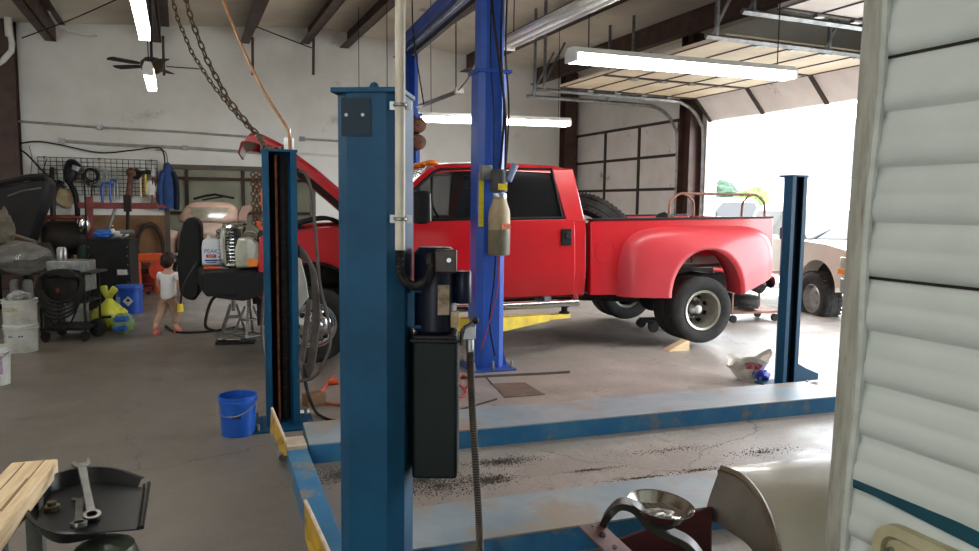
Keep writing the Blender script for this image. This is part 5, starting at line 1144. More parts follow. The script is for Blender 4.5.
# hanging leather apron
t = thing('work_apron', 'tan and black work apron hung by straps under the welding helmet', 'apron', wl(67, 205, .12), PSI)
P_ = [(-.24, .36), (-.02, .3), (.2, .38), (.16, .1), (.06, -.06), (-.06, -.04), (-.2, .1)]
MB().prism(P_, (0, 0, 0), (1, 0, 0), (0, 0, 1), (0, .03, 0)).build('bib', mat('tan_canvas', (168, 152, 120), (132, 116, 88), 7, .9), t, bevel=.01)
s_ = MB()
for x in (-.2, .17): s_.tube(smooth([(x * .3, -.02, .46), (x, -.04, .2), (x * 1.1, -.03, -.3), (x * .9, -.02, -.62)], 6), .05, 8)
s_.build('strap', m_black, t)
# coiled ropes and small tools on the grid
def coil(name, label, px, py, R_, n, r, m, off=.12, tall=1.0, seed=1):
    t = thing(name, label, name.replace('_', ' '), wl(px, py, off), PSI); b = MB(); rg = random.Random(seed)
    for i in range(n):
        k = R_ * (.86 + .2 * rg.random()); dx, dz = (rg.random() - .5) * .05, (rg.random() - .5) * .05
        b.tube([V((k * cos(2 * pi * j / 28) + dx, (rg.random() - .5) * .01 - i * .008, k * tall * sin(2 * pi * j / 28) + dz)) for j in range(28)], r, 6, True)
    b.build('coil', m, t); return t
coil('cable_coil', 'pale wire coil hung in the middle of the wire grid', 97, 177, .17, 6, .011, mat('pale_wire', (160, 166, 158), (110, 118, 110), 12, .5))
coil('cable_coil', 'black cable coil hanging over the left end of the pale coil', 92, 176, .13, 4, .012, m_rubber, .17, seed=4)
coil('hose_coil', 'large dark hose coil hung on the brown board near the blue jacket', 150, 247, .25, 7, .010, mat('brown_hose', (62, 50, 40), (46, 38, 32), 9, .7), .1, 2.0, seed=8)
def hang_tool(name, label, cat, px, py, parts, off=.19):
    t = thing(name, label, cat, wl(px, py, off), PSI)
    for nm, mb, m in parts: mb.build(nm, m, t)
    return t
hang_tool('clamp', 'blue C clamp hung on the wire grid right of the wire coil', 'clamp', 110, 196, [('frame', MB().tube(smooth([(.09, 0, .22), (-.09, 0, .24), (-.12, 0, 0), (-.09, 0, -.22), (.09, 0, -.2)], 5), .024, 8), m_blue), ('screw', MB().cyl((.09, 0, .3), (.09, 0, -.1), .014, seg=10).cyl((.03, 0, .3), (.15, 0, .3), .008), m_galv)])
hang_tool('clamp', 'second blue clamp beside the first, turned edge on', 'clamp', 115, 194, [('frame', MB().tube(smooth([(.05, 0, .24), (-.05, 0, .26), (-.07, 0, 0), (-.05, 0, -.2), (.06, 0, -.2)], 5), .02, 8), m_blue), ('screw', MB().cyl((.06, 0, .34), (.06, 0, -.1), .013, seg=10), m_galv)], .2)
hang_tool('angle_grinder', 'brown angle grinder hanging on the right half of the wire grid', 'grinder', 130, 183, [('body', MB().cyl((-.03, 0, -.3), (.02, 0, .12), .06, .05, 14).ball((.04, -.02, .2), (.1, .08, .09)), m_rust), ('disc_guard', MB().cyl((.12, -.04, .16), (.14, .04, .2), .1, seg=20), m_dark)])
hang_tool('hammer', 'hammer with tan handle hanging right of the brown grinder', 'hammer', 141, 182, [('handle', MB().cyl((0, 0, -.3), (0, 0, .2), .02, .018, 10), m_wood), ('head', MB().box((0, 0, .22), (.2, .06, .06)), m_galv)])
hang_tool('mallet', 'yellow handled mallet hanging beside the hammer', 'mallet', 146, 181, [('handle', MB().cyl((0, 0, -.26), (0, 0, .14), .018, .018, 10), m_yellow), ('head', MB().cyl((-.1, 0, .17), (.1, 0, .17), .045, seg=14), m_dark)])
hang_tool('pry_bar', 'dark pry bar hanging left of the blue clamps', 'pry bar', 93, 200, [('bar', MB().tube(smooth([(0, 0, -.35), (0, 0, .2), (.03, 0, .27), (.09, 0, .25)], 5), .014, 8), m_dark)])
hang_tool('bolt_cutter', 'long handled bolt cutter hanging at the right end of the wire grid', 'bolt cutter', 154, 178, [('handles', MB().cyl((-.01, 0, .05), (-.05, 0, -.5), .014).cyl((.01, 0, .05), (.05, 0, -.5), .014), m_redpaint), ('jaws', MB().prism([(-.05, 0), (.05, 0), (.02, .18), (-.02, .18)], (0, -.02, .02), (1, 0, 0), (0, 0, 1), (0, .04, 0)), m_galv)])
hang_tool('drill', 'dark power drill hanging at the far left of the wire grid', 'drill', 54, 176, [('body', MB().cyl((-.02, 0, -.06), (.0, 0, .16), .05, .035, 12).box((.02, 0, -.2), (.06, .06, .24)), m_dark)])
hang_tool('work_lamp', 'silver clamp work lamp hanging beside the left edge of the wire grid', 'lamp', 49, 196, [('reflector', MB().lathe([(.03, .1), (.05, .06), (.12, -.06), (.11, -.06), (.04, .05)], (0, 0, 0), (.3, -.5, .8), 20), m_alu), ('cord', MB().tube(smooth([(0, 0, .1), (-.06, 0, .4), (.02, 0, .7)], 6), .008), m_black)])
hang_tool('white_rag', 'white rag hung at the right end of the wire grid by the jacket', 'rag', 152, 189, [('cloth', MB().ball((0, 0, 0), (.12, .06, .17), 16, 12, .4, 5, 4), m_white)], .16)
# jacket
t = thing('jacket', 'blue work jacket hanging from the conduit by the opening', 'jacket', wl(168.5, 187, .16), PSI); t.scale = (.72, .9, 1.05)
m_jk = mat('blue_denim', (46, 74, 124), (38, 62, 106), 8, .9, bump=.3, bsc=20); m_jk2 = mat('dark_denim', (30, 38, 52), (26, 32, 44), 8, .9)
def ell(cx, rx, ry, z, n=18): return [V((cx + rx * cos(2 * pi * k / n) * (1 + .06 * sin(5 * 2 * pi * k / n)), ry * sin(2 * pi * k / n), z)) for k in range(n)]
MB().rings([ell(0, .19, .09, -.42), ell(0, .19, .1, -.2), ell(0, .18, .1, .1), ell(0, .15, .09, .3), ell(0, .07, .06, .40), ell(0, .04, .04, .46)]).build('body', m_jk, t, ang=60)
for s in (-1, 1): MB().tube(smooth([(s * .12, -.05, .28), (s * .2, -.05, .1), (s * .22, -.06, -.2), (s * .2, -.07, -.44)], 5), .07, 12).build('sleeve', m_jk2 if s > 0 else m_jk, t, ang=60)
MB().tube(smooth([(0, 0, .44), (-.02, 0, .6), (-.09, .06, .68), (-.3, .1, .7)], 6), .012, 6).build('hang_strap', m_rust, t)
# engine hoist in red
q = wl(98, 205, 1.6); t = thing('engine_hoist', 'red floor crane with level boom in front of the wire grid', 'engine hoist', V((q.x, q.y, 0)), PSI - .06)
zb = at(120, 206, q.y).z
b = MB(); b.bb((-.06, -.06, 0.1), (.06, .06, zb + .16)); b.build('mast', m_redpaint, t, bevel=.006)
b = MB(); b.bb((-.16, -.05, zb - .05), (1.12, .05, zb + .06)); bo = b.build('boom', m_redpaint, t, bevel=.006); b = MB(); b.bb((.5, -.04, zb - .03), (1.25, .04, zb + .03)); b.build('boom_extension', m_redpaint, t)
b = MB(); b.bb((.56, -.07, zb - .1), (.68, .07, zb + .2)); b.cyl((.62, 0, zb - .1), (.6, 0, zb - .5), .03); b.tube(smooth([(.6, 0, zb - .5), (.63, 0, zb - .62), (.75, 0, zb - .66)], 5), .02, 6); b.build('hook_arm', m_dark, bo)
MB().cyl((.08, 0, .5), (.42, 0, zb - .05), .03).build('ram', m_galv, t)
b = MB(); b.bb((-.4, -.35, .06), (1.0, -.27, .13)); b.bb((-.4, .27, .06), (1.0, .35, .13)); b.bb((-.42, -.35, .06), (-.34, .35, .13)); b.bb((-.42, -.06, .06), (.06, .06, .13)); b.build('base', m_redpaint, t)
for x in (-.36, .94):
    for y in (-.31, .31): MB().cyl((x, y - .02, .035), (x, y + .02, .035), .035).build('caster', m_dark, t)
# orange floor jack / press by the pail
q = gnd(120, 300); t = thing('orange_machine', 'orange red shop press standing behind the tall blue drum pail', 'press', V((q.x, q.y + 1.1, 0)), PSI); t.scale = (.85, .85, 1)
H_ = at(126, 254, q.y + .9).z
b = MB(); b.bb((-.28, -.12, 0), (-.16, .12, H_)); b.bb((.1, -.12, 0), (.22, .12, H_ - .1)); b.bb((-.3, -.14, H_ - .14), (.28, .14, H_)); b.build('frame', m_orange, t, bevel=.02)
b = MB(); b.cyl((.16, -.16, H_ - .3), (.16, .1, H_ - .3), .17, seg=24); b.build('drum', mat('orange_red', (206, 66, 32), (170, 52, 26), 6, .5), t); MB().box((-.02, 0, .4), (.3, .2, .1)).build('bed', m_dark, t)
q = gnd(152, 287); t = thing('gas_cylinder', 'dark red round tank on the floor under the hose coil', 'tank', V((q.x, q.y, 0)), PSI)
MB().lathe([(0, .0), (.2, .02), (.24, .1), (.24, .35), (.2, .45), (.05, .48), (0, .48)], seg=22).build('tank', m_redpaint, t); MB().cyl((0, 0, .48), (0, 0, .56), .04).build('valve', m_galv, t)
# reel machine with red roll bar by the left bench
q = at(64, 238, 11.6); t = thing('air_compressor', 'dark round air compressor with a red tube frame in front of the brown board', 'compressor', V((q.x, 11.6, 0)), rad(15))
z0 = q.z
MB().lathe([(0, -.32), (.2, -.3), (.27, -.2), (.27, .2), (.2, .3), (0, .32)], (0, 0, z0), (1, .3, 0), 26).build('drum', m_dark, t)
b = MB(); b.tube(smooth([(-.42, -.25, z0 - .5), (-.36, -.25, z0 + .1), (-.3, -.25, z0 + .3), (.2, -.28, z0 + .33), (.34, -.28, z0 + .32)], 5), .025, 8); b.build('tube_frame', m_redpaint, t)
b = MB(); b.bb((-.5, -.3, z0 - .56), (.5, .3, z0 - .5)); 
for x in (-.45, .42):
    for y in (-.26, .24): b.bb((x, y, 0), (x + .04, y + .04, z0 - .5))
b.bb((-.1, -.1, z0 - .5), (.1, .1, z0 - .2)); b.build('stand', m_dark, t)
MB().ball((.34, -.2, z0 + .22), (.1, .1, .16), 14, 10).build('filter', m_chrome, t)
MB().lathe([(0, 0), (.1, 0), (.11, .3), (.08, .4), (0, .42)], (.34, -.2, z0 - .5), seg=16).build('bottle', mat('dark_green_bottle', (34, 58, 48), (28, 46, 38), 6, .3), t)
# loose wires high on the left
def wire(name, label, pts, r, m, cat='wire'):
    p = smooth(pts, 6); o = MB(); c = p[0].copy(); o.tube([q - c for q in p], r, 6); w = o.build(name, m); w.location = c; return tag(w, label, cat)
wire('hanging_wire', 'cut white cable dangling from the ceiling at the upper left', [at(43, -4, 13.2), at(48, 10, 13.2), at(57, 24, 13.2), at(70, 32, 13.2), at(88, 35.5, 13.2), at(98, 35.5, 13.2)], .022, m_white)
wire('hanging_wire', 'dark air line looping across the wall above the wire grid to the jacket', [wl(0, 149, .1), wl(34, 142, .12), wl(60, 145, .12), wl(100, 153, .12), wl(130, 151, .12), wl(158, 148, .12), wl(164, 155, .14), wl(165, 165, .16)], .014, m_dark)
wire('hanging_wire', 'black cable slanting down from the column to the welding helmet', [wl(2, 146, .2), wl(25, 152, .2), wl(45, 172, .2), wl(64, 186, .25)], .016, m_black)
wire('hanging_wire', 'thin wire hanging beside the dark column at the far left', [wl(30, 146, .1), wl(33, 160, .1), wl(31, 178, .1)], .007, m_rust)
t = thing('vent_pipe', 'white plastic pipe with a bend running down the dark left column', 'pipe', wl(13, 16, .4))
b = MB(); b.tube([wl(12, 14, .4), wl(14, 38, .4), wl(15, 40, .4), wl(16.5, 48, .4), wl(16, 55, .4), wl(8, 64, .4), wl(-8, 74, .4)], .05, 10); b.build('pipe', m_white, t, world=True)
b = MB(); b.cyl(wl(12.3, 18, .4), wl(13.8, 41, .4), .065, seg=12); b.build('coupling', m_white, t, world=True)
# pale stay wire under the ceiling
wire('stay_cable', 'thin dark stay cable stretched below the ceiling at the upper left', [at(22, 38, 13.4), at(70, 20, 13), at(120, -2, 12.6)], .012, m_dark)
wire('stay_cable', 'thin dark stay cable crossing behind the chain below the purlins', [at(192, -2, 15), at(250, 24, 15.2), at(312, 48, 15.4)], .012, m_dark)
wire('hanging_wire', 'thin wire dangling from the ceiling left of the far blue post', [at(412, -4, 10), at(414, 40, 10), at(424, 105, 10)], .009, m_dark)
wire('hanging_wire', 'grey cord hung from the ceiling down to the white strut by the blue post', [at(456, 20, 9.3), at(456, 92, 9.3)], .008, m_dark)
wire('hanging_wire', 'thin looping cable between the overhead beam and the blue post', [at(476, 10, 8.6), at(478, 50, 8.6), at(470, 75, 8.8), at(457, 92, 9.2)], .01, m_grey)
a, b = at(418, 107, 10.4), at(459, 91, 9.2); t = thing('drop_light_arm', 'slim white strut with clamp hanging between the two blue posts', 'strut', a)
MB().tube([a, b], .03, 4).build('strut', m_alu, t, world=True); MB().box(b, (.1, .1, .07), .3).build('clamp', m_white, t, world=True)
q = at(420, 145, 10.7)
t = thing('warning_horn', 'two dark red round bells on the far blue post above the truck roof', 'bell', q)
for z, zz_ in ((0, 125), (1, 142)):
    p = at(419, zz_, 10.6); MB().lathe([(0, .06), (.06, .06), (.1, .03), (.11, -.02), (0, -.03)], p, (.3, -1, 0), 20).build('bell', m_rust, t, world=True)
MB().bb(at(413, 150, 10.66), at(419, 118, 10.72)).build('bracket', m_dark, t, world=True)
# ------------------------------------------------------------------ old pink-grey car in the next bay
q = R(onplane(212, 245, v=VB).x - .02, VB + 2.1); t = thing('vintage_car', 'faded pink grey rounded vintage car parked in the next bay', 'car', at(211, 280, 18.1) * 1, PSI + rad(-8)); t.location.z = 0
m_pk = mat('faded_pink_primer', (174, 142, 128), (154, 126, 112), 2, .45, c3=(140, 116, 100), sc3=3, lo3=.6, hi3=.7)
# nose toward local -y
def sect(y, w, zb, zt, sh=.6, n=9):
    o = []
    for i in range(n + 1):
        a = pi * i / n; cx = cos(a); o.append(V((w * (abs(cx) ** sh) * (1 if cx >= 0 else -1), y, zb + (zt - zb) * sin(a) ** sh)))
    return [V((w, y, zb - .0))] + o[1:-1] + [V((-w, y, zb))]
MB().rings([sect(-2.0, .42, .45, .92), sect(-1.9, .52, .4, 1.02), sect(-1.5, .62, .4, 1.12), sect(-.7, .74, .4, 1.17), sect(-.2, .8, .4, 1.18), sect(1.3, .82, .4, 1.16), sect(2.1, .7, .4, 1.0), sect(2.4, .5, .5, .8)]).build('body', m_pk, t, ang=70, sub=1)
MB().rings([sect(-.35, .76, 1.1, 1.16), sect(-.05, .72, 1.1, 1.5, .5), sect(.25, .68, 1.1, 1.68, .5), sect(.9, .66, 1.1, 1.7, .5), sect(1.4, .6, 1.1, 1.5, .5), sect(1.8, .5, 1.0, 1.15)]).build('cabin', m_pk, t, ang=70, sub=1)
ws = MB(); ws.rings([[V((x, -.36 + .2 * (x / .6) ** 2, 1.2)) for x in (-.62, -.4, 0, .4, .62)], [V((x, -.2 + .2 * (x / .6) ** 2, 1.4)) for x in (-.6, -.4, 0, .4, .6)], [V((x, -.03 + .2 * (x / .6) ** 2, 1.53)) for x in (-.5, -.36, 0, .36, .5)]], closed=False); ws.build('windshield', mat('dusty_glass', (150, 142, 128), (128, 122, 110), 4, .2, coat=.4), t, solid=.02)
for s in (1, -1):
    MB().rings([sect(-1.95, .12, .42, .72), sect(-1.8, .24, .35, .98), sect(-1.3, .28, .3, 1.06), sect(-.6, .22, .35, .98), sect(-.1, .1, .4, .8)]).build('front_fender', m_pk, t, ang=70, sub=1).location.x = s * .72
    h = MB(); h.lathe([(.1, -.1), (.125, 0), (.12, .03), (.1, .04), (0, .055)], (s * .74, -1.86, .86), (0, -1, .1), 20); h.build('headlight', m_chrome, t)
    w = tire_mb((s * .72, -1.3, .33), (s, 0, 0), .33, .17, .2, False, 28).build('tire', m_tire, t); w2 = tire_mb((s * .72, 1.4, .33), (s, 0, 0), .33, .17, .2, False, 28).build('tire', m_tire, t)
MB().tube(smooth([(-.85, -1.9, .5), (-.5, -2.1, .5), (0, -2.16, .5), (.5, -2.1, .5), (.85, -1.9, .5)], 5), .06, 8).build('front_bumper', m_chrome, t)
g = MB()
for i in range(7): g.tube([(-.32 + .01 * i, -2.02, .56 + .05 * i), (.32 - .01 * i, -2.02, .56 + .05 * i)], .012, 6)
g.build('grille', m_chrome, t)
t = thing('scrap_bundle', 'dark wiper blades and scrap lying on the roof of the old pink car', 'scrap', mw(bpy.data.objects['vintage_car']) @ V((0, .5, 1.72)))
b = MB(); b.tube([(-.45, 0, .02), (-.2, .1, .1), (.1, 0, .14), (.55, .1, .05)], .03, 6); b.tube([(-.3, .2, .0), (.3, .1, .09)], .02, 6); b.build('strips', m_black, t)
# odd body panel beside it
q = at(245, 217, 15.0); t = thing('body_panel', 'small pink rounded car panel standing right of the old car', 'car panel', V((q.x, q.y, 0)), PSI)
b = MB(); b.prism([(-.12, -.25), (-.14, .05), (-.06, .22), (.1, .26), (.16, .18), (.04, .05), (.02, -.2)], (0, -.02, q.z), (1, 0, 0), (0, 0, 1), (0, .05, 0)); b.build('panel', m_pk, t, bevel=.015); MB().bb((-.06, -.02, 0), (0, .03, q.z - .1)).build('post', m_dark, t)
q = wl(258, 175, .3); t = thing('hanging_chain', 'dark chains hung at the back wall behind the rusty lift post', 'chain', q)
b = MB(); rg = random.Random(4)
for k in range(5):
    x = (k - 2) * .07
    for i in range(11): b.ring((x, .02 * (k % 2), -.1 * i - .05 * (k % 2)), (1, 0, 0) if i % 2 else (0, 1, 0), .045, .014, 8, 4)
b.build('links', m_rust, t)

# ------------------------------------------------------------------ chains and hoses at the rusty post
def chain(name, label, pts, link, m, group=None):
    p = [V(x) for x in pts]; b = MB(); o = p[0].copy(); d = 0; k = 0
    for i in range(len(p) - 1):
        seg_ = p[i + 1] - p[i]; L_ = seg_.length; tn = seg_ / L_; s1 = tn.orthogonal().normalized(); s2 = tn.cross(s1)
        while d < L_:
            c = p[i] + tn * d - o; s = s1 if k % 2 else s2; a = link * .72; w = link * .3; pr = []
            for j in range(12):
                th = 2 * pi * j / 12; pr.append(c + tn * (a * cos(th)) + s * (w * sin(th)))
            b.tube(pr, link * .11, 5, True); d += link * 1.08; k += 1
        d -= L_
    ob = b.build(name, m); ob.location = o; return tag(ob, label, 'chain', group)
m_chain = mat('brown_chain', (98, 80, 62), (66, 54, 44), 14, .5, .6)
top1 = at(170, -10, 6.9); end1 = at(254, 133, 6.6)
chain('chain', 'left hoist chain sagging from the ceiling to the raised red hood', [at(170, -10, 6.9), at(178, 20, 6.85), at(192, 53, 6.8), at(212, 84, 6.72), at(234, 112, 6.65), at(255, 134, 6.6)], .052, m_chain)
chain('chain', 'right heavier hoist chain beside it, from the ceiling to the raised red hood', [at(183, -10, 6.7), at(192, 22, 6.66), at(207, 60, 6.62), at(226, 96, 6.6), at(242, 117, 6.58), at(256, 133, 6.56)], .07, m_chain)
chain('chain', 'chain draped over the top of the greasy lift post and hanging down its left side', [at(256, 133, 6.56), at(262, 143, 6.2), at(272, 150, 6.0), at(282, 148, 5.86), at(288, 146, 5.8)], .06, m_chain)
chain('chain', 'chain hanging straight down at the left edge of the greasy lift post', [at(262, 140, 6.5), at(266, 165, 6.5), at(267, 200, 6.5), at(265, 225, 6.5), at(266, 243, 6.5)], .065, m_chain)
q = at(265, 212, 6.45); t = thing('chain_hook', 'orange hook hanging on the chain left of the greasy lift post', 'hook', q)
b = MB(); b.tube(smooth([(0, 0, .16), (0, 0, .02), (.05, 0, -.06), (.03, 0, -.14), (-.04, 0, -.14), (-.06, 0, -.08)], 6), .02, 8); b.box((0, 0, .12), (.06, .05, .16)); b.build('hook', m_orange, t, bevel=.008)
def hose(name, label, pts, r, m, cat='hose', n=8):
    return wire(name, label, pts, r, m, cat)
hose('air_hose', 'orange tan hose running from the ceiling down to the greasy lift post top', [at(220, -8, 5.9), at(239, 40, 5.8), at(262, 88, 5.68), at(280, 117, 5.55), at(287, 128, 5.5), at(289.5, 138, 5.46), at(290, 149, 5.45)], .012, mat('tan_hose', (150, 104, 66), (126, 86, 54), 12, .55))
q = at(289, 143, 5.5); t = tag(MB().box((0, 0, .0), (.06, .06, .1)).cyl((0, 0, .05), (0, 0, .12), .014).build('hose_fitting', m_alu), 'grey hose fitting on top of the greasy lift post', 'fitting'); t.location = (q.x, q.y, zB + .056)
m_hose = mat('grey_hose', (74, 68, 62), (58, 52, 48), 12, .55)
hose('air_hose', 'single grey hose arching from the post side over the red fender to the floor', [at(299.5, 171, 5.3), at(306, 175, 5.28), at(312, 195, 5.26), at(316, 240, 5.24), at(320, 285, 5.22), at(328, 318, 5.22), at(330, 345, 5.22), at(321, 368, 5.22), at(312, 378, 5.22), at(299, 381, 5.24)], .0125, m_hose)
t = thing('hose_coil', 'coil of grey hose hung on the right side of the greasy lift post', 'hose coil', at(304, 300, 5.28)); b = MB()
for i in range(7):
    o = i * 1.6; b.tube(smooth([at(298.5, 246 + o, 5.36), at(307 + o * .5, 256 + o, 5.30), at(312 + o * .5, 275 + o, 5.28 - .015 * i), at(314 + o * .45, 310 + o, 5.27), at(311 + o * .3, 352 + o, 5.26), at(305 + o * .2, 369 + o, 5.27), at(300 + o * .2, 362 + o, 5.3), at(304 + o * .3, 335, 5.33), at(308 + o * .3, 300, 5.35)], 6), .0125, 6)
b.build('loops', m_hose, t, world=True)
hose('air_hose', 'dark hose end trailing from the coil to the floor behind the far runway', [at(304, 365, 5.27), at(306, 385, 5.25), at(311, 402, 5.25), gnd(318, 414, .015), gnd(330, 420, .015), gnd(345, 422, .015)], .013, m_rubber)
hose('air_hose', 'hose looping down the left side of the greasy lift post', [at(266.5, 272, 5.6), at(264, 300, 5.6), at(262, 330, 5.6), at(264, 350, 5.6), at(267.5, 362, 5.6)], .0125, m_hose)
hose('extension_cord', 'orange cord lying on the floor behind the far runway', [gnd(335, 376, .012), gnd(329, 382, .012), gnd(324, 388, .012), gnd(320, 396, .012), gnd(324, 402, .012), gnd(345, 405, .012), gnd(375, 402, .012)], .011, mat('orange_cord', (204, 84, 56), (186, 72, 46), 8, .5), 'cord')
t = thing('air_fitting', 'small orange hose coupler on the floor near the truck front wheel', 'coupler', gnd(328, 385))
MB().cyl((0, 0, .025), (.09, .02, .025), .024, seg=12).build('coupler', m_orange, t)
hose('extension_cord', 'thin red cord in loops on the floor behind the black pump', [gnd(466, 388, .01), gnd(470, 380, .01), gnd(462, 376, .01), gnd(458, 382, .01), gnd(466, 392, .01), gnd(460, 397, .01), gnd(455, 392, .01)], .009, mat('red_wire', (176, 50, 48)), 'cord')
b_ = hose('extension_cord', 'black cord with yellow plug lying beside the child and up to the bumper', [at(196, 262, 7.0), at(184, 283, 6.9), at(181, 300, 6.9), at(180.5, 304, 6.9)], .011, m_black, 'cord')
t = thing('cord_plug', 'yellow plug on the black cord hanging beside the child', 'plug', at(180.5, 307, 6.9)); MB().cyl((0, 0, -.045), (0, 0, .03), .03, .024, 12).build('plug', m_yellow, t)
hose('air_hose', 'black hose running along the floor from the child to under the truck bumper', [gnd(166, 326, .015), gnd(176, 332, .015), gnd(200, 332, .015), gnd(220, 330, .015), gnd(236, 327, .015)], .014, m_rubber)
hose('air_hose', 'black hose looping from the truck bumper down to the floor', [at(222, 293, 7.3), at(212, 300, 7.3), at(206, 318, 7.4), at(207, 328, 7.6), gnd(218, 331, .015)], .016, m_rubber)
# white paper hanging on the post, white cloth
q = at(302, 285, 5.9); t = thing('paper_sheet', 'white paper hanging at the right side of the greasy lift post', 'paper', q)
MB().prism([(-.03, .3), (.03, .05), (.05, -.1), (-.05, -.24), (-.07, .2)], (0, 0, 0), (1, 0, 0), (0, 0, 1), (0, .01, 0)).build('sheet', m_white, t)
# coolant jug on the bumper
q = at(210, 264, 7.0)
bq = mw(TRK) @ V((5.37, .45, 1.02)); t = thing('coolant_jug', 'white coolant jug with blue and red label standing on the black truck bumper', 'jug', V((bq.x, bq.y, bq.z)), rad(12))
MB().rings([[V((x * w, y * w, z)) for x, y in ((-.095, -.06), (.095, -.06), (.095, .06), (-.095, .06))] for z, w in ((0, .96), (.01, 1), (.2, 1), (.26, .9), (.285, .6), (.29, .25))]).build('bottle', mat('white_jug', (214, 218, 222), (200, 206, 212), 4, .35), t, bevel=.015, seg=3)
MB().cyl((-.02, 0, .288), (-.02, 0, .325), .025, seg=14).build('cap', m_white, t)
lb = MB().box((0, -.0615, .1), (.16, .003, .16)).build('label', mat('pale_blue_label', (206, 216, 232), (196, 208, 226), 9, .4), t)
MB().text('PEAK', (0, -.0635, .15), (1, 0, 0), (0, 0, 1), .06, .001).build('brand_word', mat('navy_print', (30, 50, 120)), lb)
MB().box((0, -.064, .1), (.1, .002, .035)).build('red_band', mat('red_print2', (190, 40, 46)), lb); MB().text('OAT', (0, -.0655, .1), (1, 0, 0), (0, 0, 1), .03, .0005).build('band_word', m_white, lb)
sk = MB(); sk.box((0, -.064, .055), (.13, .002, .016)); sk.box((0, -.064, .035), (.1, .002, .01)); sk.build('small_print', mat('navy_print', (30, 50, 120)), lb)
bq = mw(TRK) @ V((5.28, .9, 1.012)); t = thing('pliers', 'orange handled pliers lying on the black truck bumper', 'pliers', bq, rad(-6))
for y in (-.02, .03): MB().tube([(-.14, y * 1.4, .012), (.02, y * .5, .012)], .013, 8).build('grip', m_orange, t)
MB().tube([(.02, 0, .012), (.1, 0, .012)], [.016, .006], 8).build('jaw', m_galv, t)
# jack stands under the nose
def jack_stand(label, p, h, rz):
    t = thing('jack_stand', label, 'jack stand', p, rz)
    for sx in (-1, 1):
        for sy in (-1, 1):
            MB().tube([(sx * .14, sy * .14, .01), (sx * .035, sy * .035, h * .72)], .016, 6).build('leg', m_galv, t)
    f = MB(); f.tube([(.14, .14, .012), (-.14, .14, .012), (-.14, -.14, .012), (.14, -.14, .012)], .012, 6, True); f.tube([(.08, .08, h * .4), (-.08, .08, h * .4), (-.08, -.08, h * .4), (.08, -.08, h * .4)], .009, 6, True); f.build('brace', m_galv, t)
    MB().cyl((0, 0, h * .55), (0, 0, h * .95), .025, seg=12).build('post', m_galv, t); MB().prism([(-.07, 0), (.07, 0), (.07, .05), (.03, .015), (-.03, .015), (-.07, .05)], (0, -.04, h * .95), (1, 0, 0), (0, 0, 1), (0, .08, 0)).build('saddle', m_galv, t); return t
jack_stand('pale steel jack stand under the truck nose at left', gnd(230, 334) + V((0, .15, 0)), .50, .4)
jack_stand('pale steel jack stand under the truck nose, right of the other one', gnd(247, 337) + V((0, .1, 0)), .52, .9)
q = gnd(236, 343); t = thing('tool_tray', 'flat black tray of tools on the floor below the jack stands', 'tray', V((q.x, q.y, 0)), .2)
MB().bb((-.22, -.1, 0), (.22, .1, .03)).build('tray', m_black, t, bevel=.006); MB().tube([(-.2, 0, .045), (.05, -.03, .045)], .014, 8).build('ratchet', m_chrome, t)
t = thing('pad_block', 'olive wooden block on top of the left jack stand', 'block', gnd(230, 334) + V((.02, .2, .525)), .4); MB().bb((-.09, -.09, 0), (.09, .09, .16)).build('block', mat('olive_block', (96, 92, 62), (78, 74, 50), 6, .7), t)
# crumpled bag by the far post
q = gnd(752, 381); t = thing('snack_bag', 'crumpled white paper bag with red and blue print by the doorway post', 'bag', V((q.x, q.y + .1, 0)), .1); t.scale = (.82, .9, .85)
def cr(i, j):
    a = 2 * pi * i; r = .13 + .07 * j + .05 * noise.noise(V((cos(a) * 2, sin(a) * 2, j * 3))); lean = .03 * sin(a * 2)
    return V((r * cos(a) * (1 + .35 * j), r * sin(a) * .75, .012 + .24 * j + (.05 * sin(a * 3 + 1) + .04 * cos(a)) * j))
MB().grid(cr, 30, 10).build('paper', mat('crumpled_white', (222, 216, 206), (190, 178, 164), 6, .7, bump=.5, bsc=9), t, ang=20, solid=.004)
def patch(a0, a1, j0, j1): 
    b = MB(); b.rings([[cr(a0 + (a1 - a0) * i / 8, j0 + (j1 - j0) * k / 3) * 1.02 + V((0, -.004, 0)) for i in range(9)] for k in range(4)], closed=False); return b
patch(.67, .82, .45, .75).build('red_print', mat('bag_red', (190, 34, 44), (206, 180, 176), 26, .5), t, solid=.003)
patch(.74, .9, .15, .42).build('blue_print', mat('bag_blue', (40, 54, 168), (200, 204, 216), 24, .5), t, solid=.003)
MB().ball((.12, -.1, .06), (.09, .06, .06), 14, 9, .4, 4, 3).build('blue_corner', mat('bag_blue2', (44, 60, 190), (60, 80, 200), 8, .35), t, flat=True)
# floor drain plate by the blue post
pl_ = [gnd(492, 384), gnd(525, 383), gnd(545, 395), gnd(505, 398)]
o = MB(); o.rings([[p + V((0, 0, .001)) for p in pl_], [p + V((0, 0, .006)) for p in pl_]]); tag(o.build('floor_plate', mat('rusty_plate', (104, 88, 76), (80, 68, 58), 6, .6)), 'rusty square cover plate set in the floor before the blue post', 'cover plate')
jn = MB()
for pts, w in (([(440, 379), (500, 375.5), (545, 373.5), (570, 372)], 1.3), ([(452, 412), (480, 404), (497, 399)], 1.0), ([(492, 384), (486, 377)], 1.0)):
    jn.rings([[gnd(x, y - w, .0015), gnd(x, y + w, .0015)] for x, y in pts], closed=False)
struct('trim_18', jn, mat('joint_dirt', (66, 56, 48), (48, 42, 37), 9, .9), room=False)
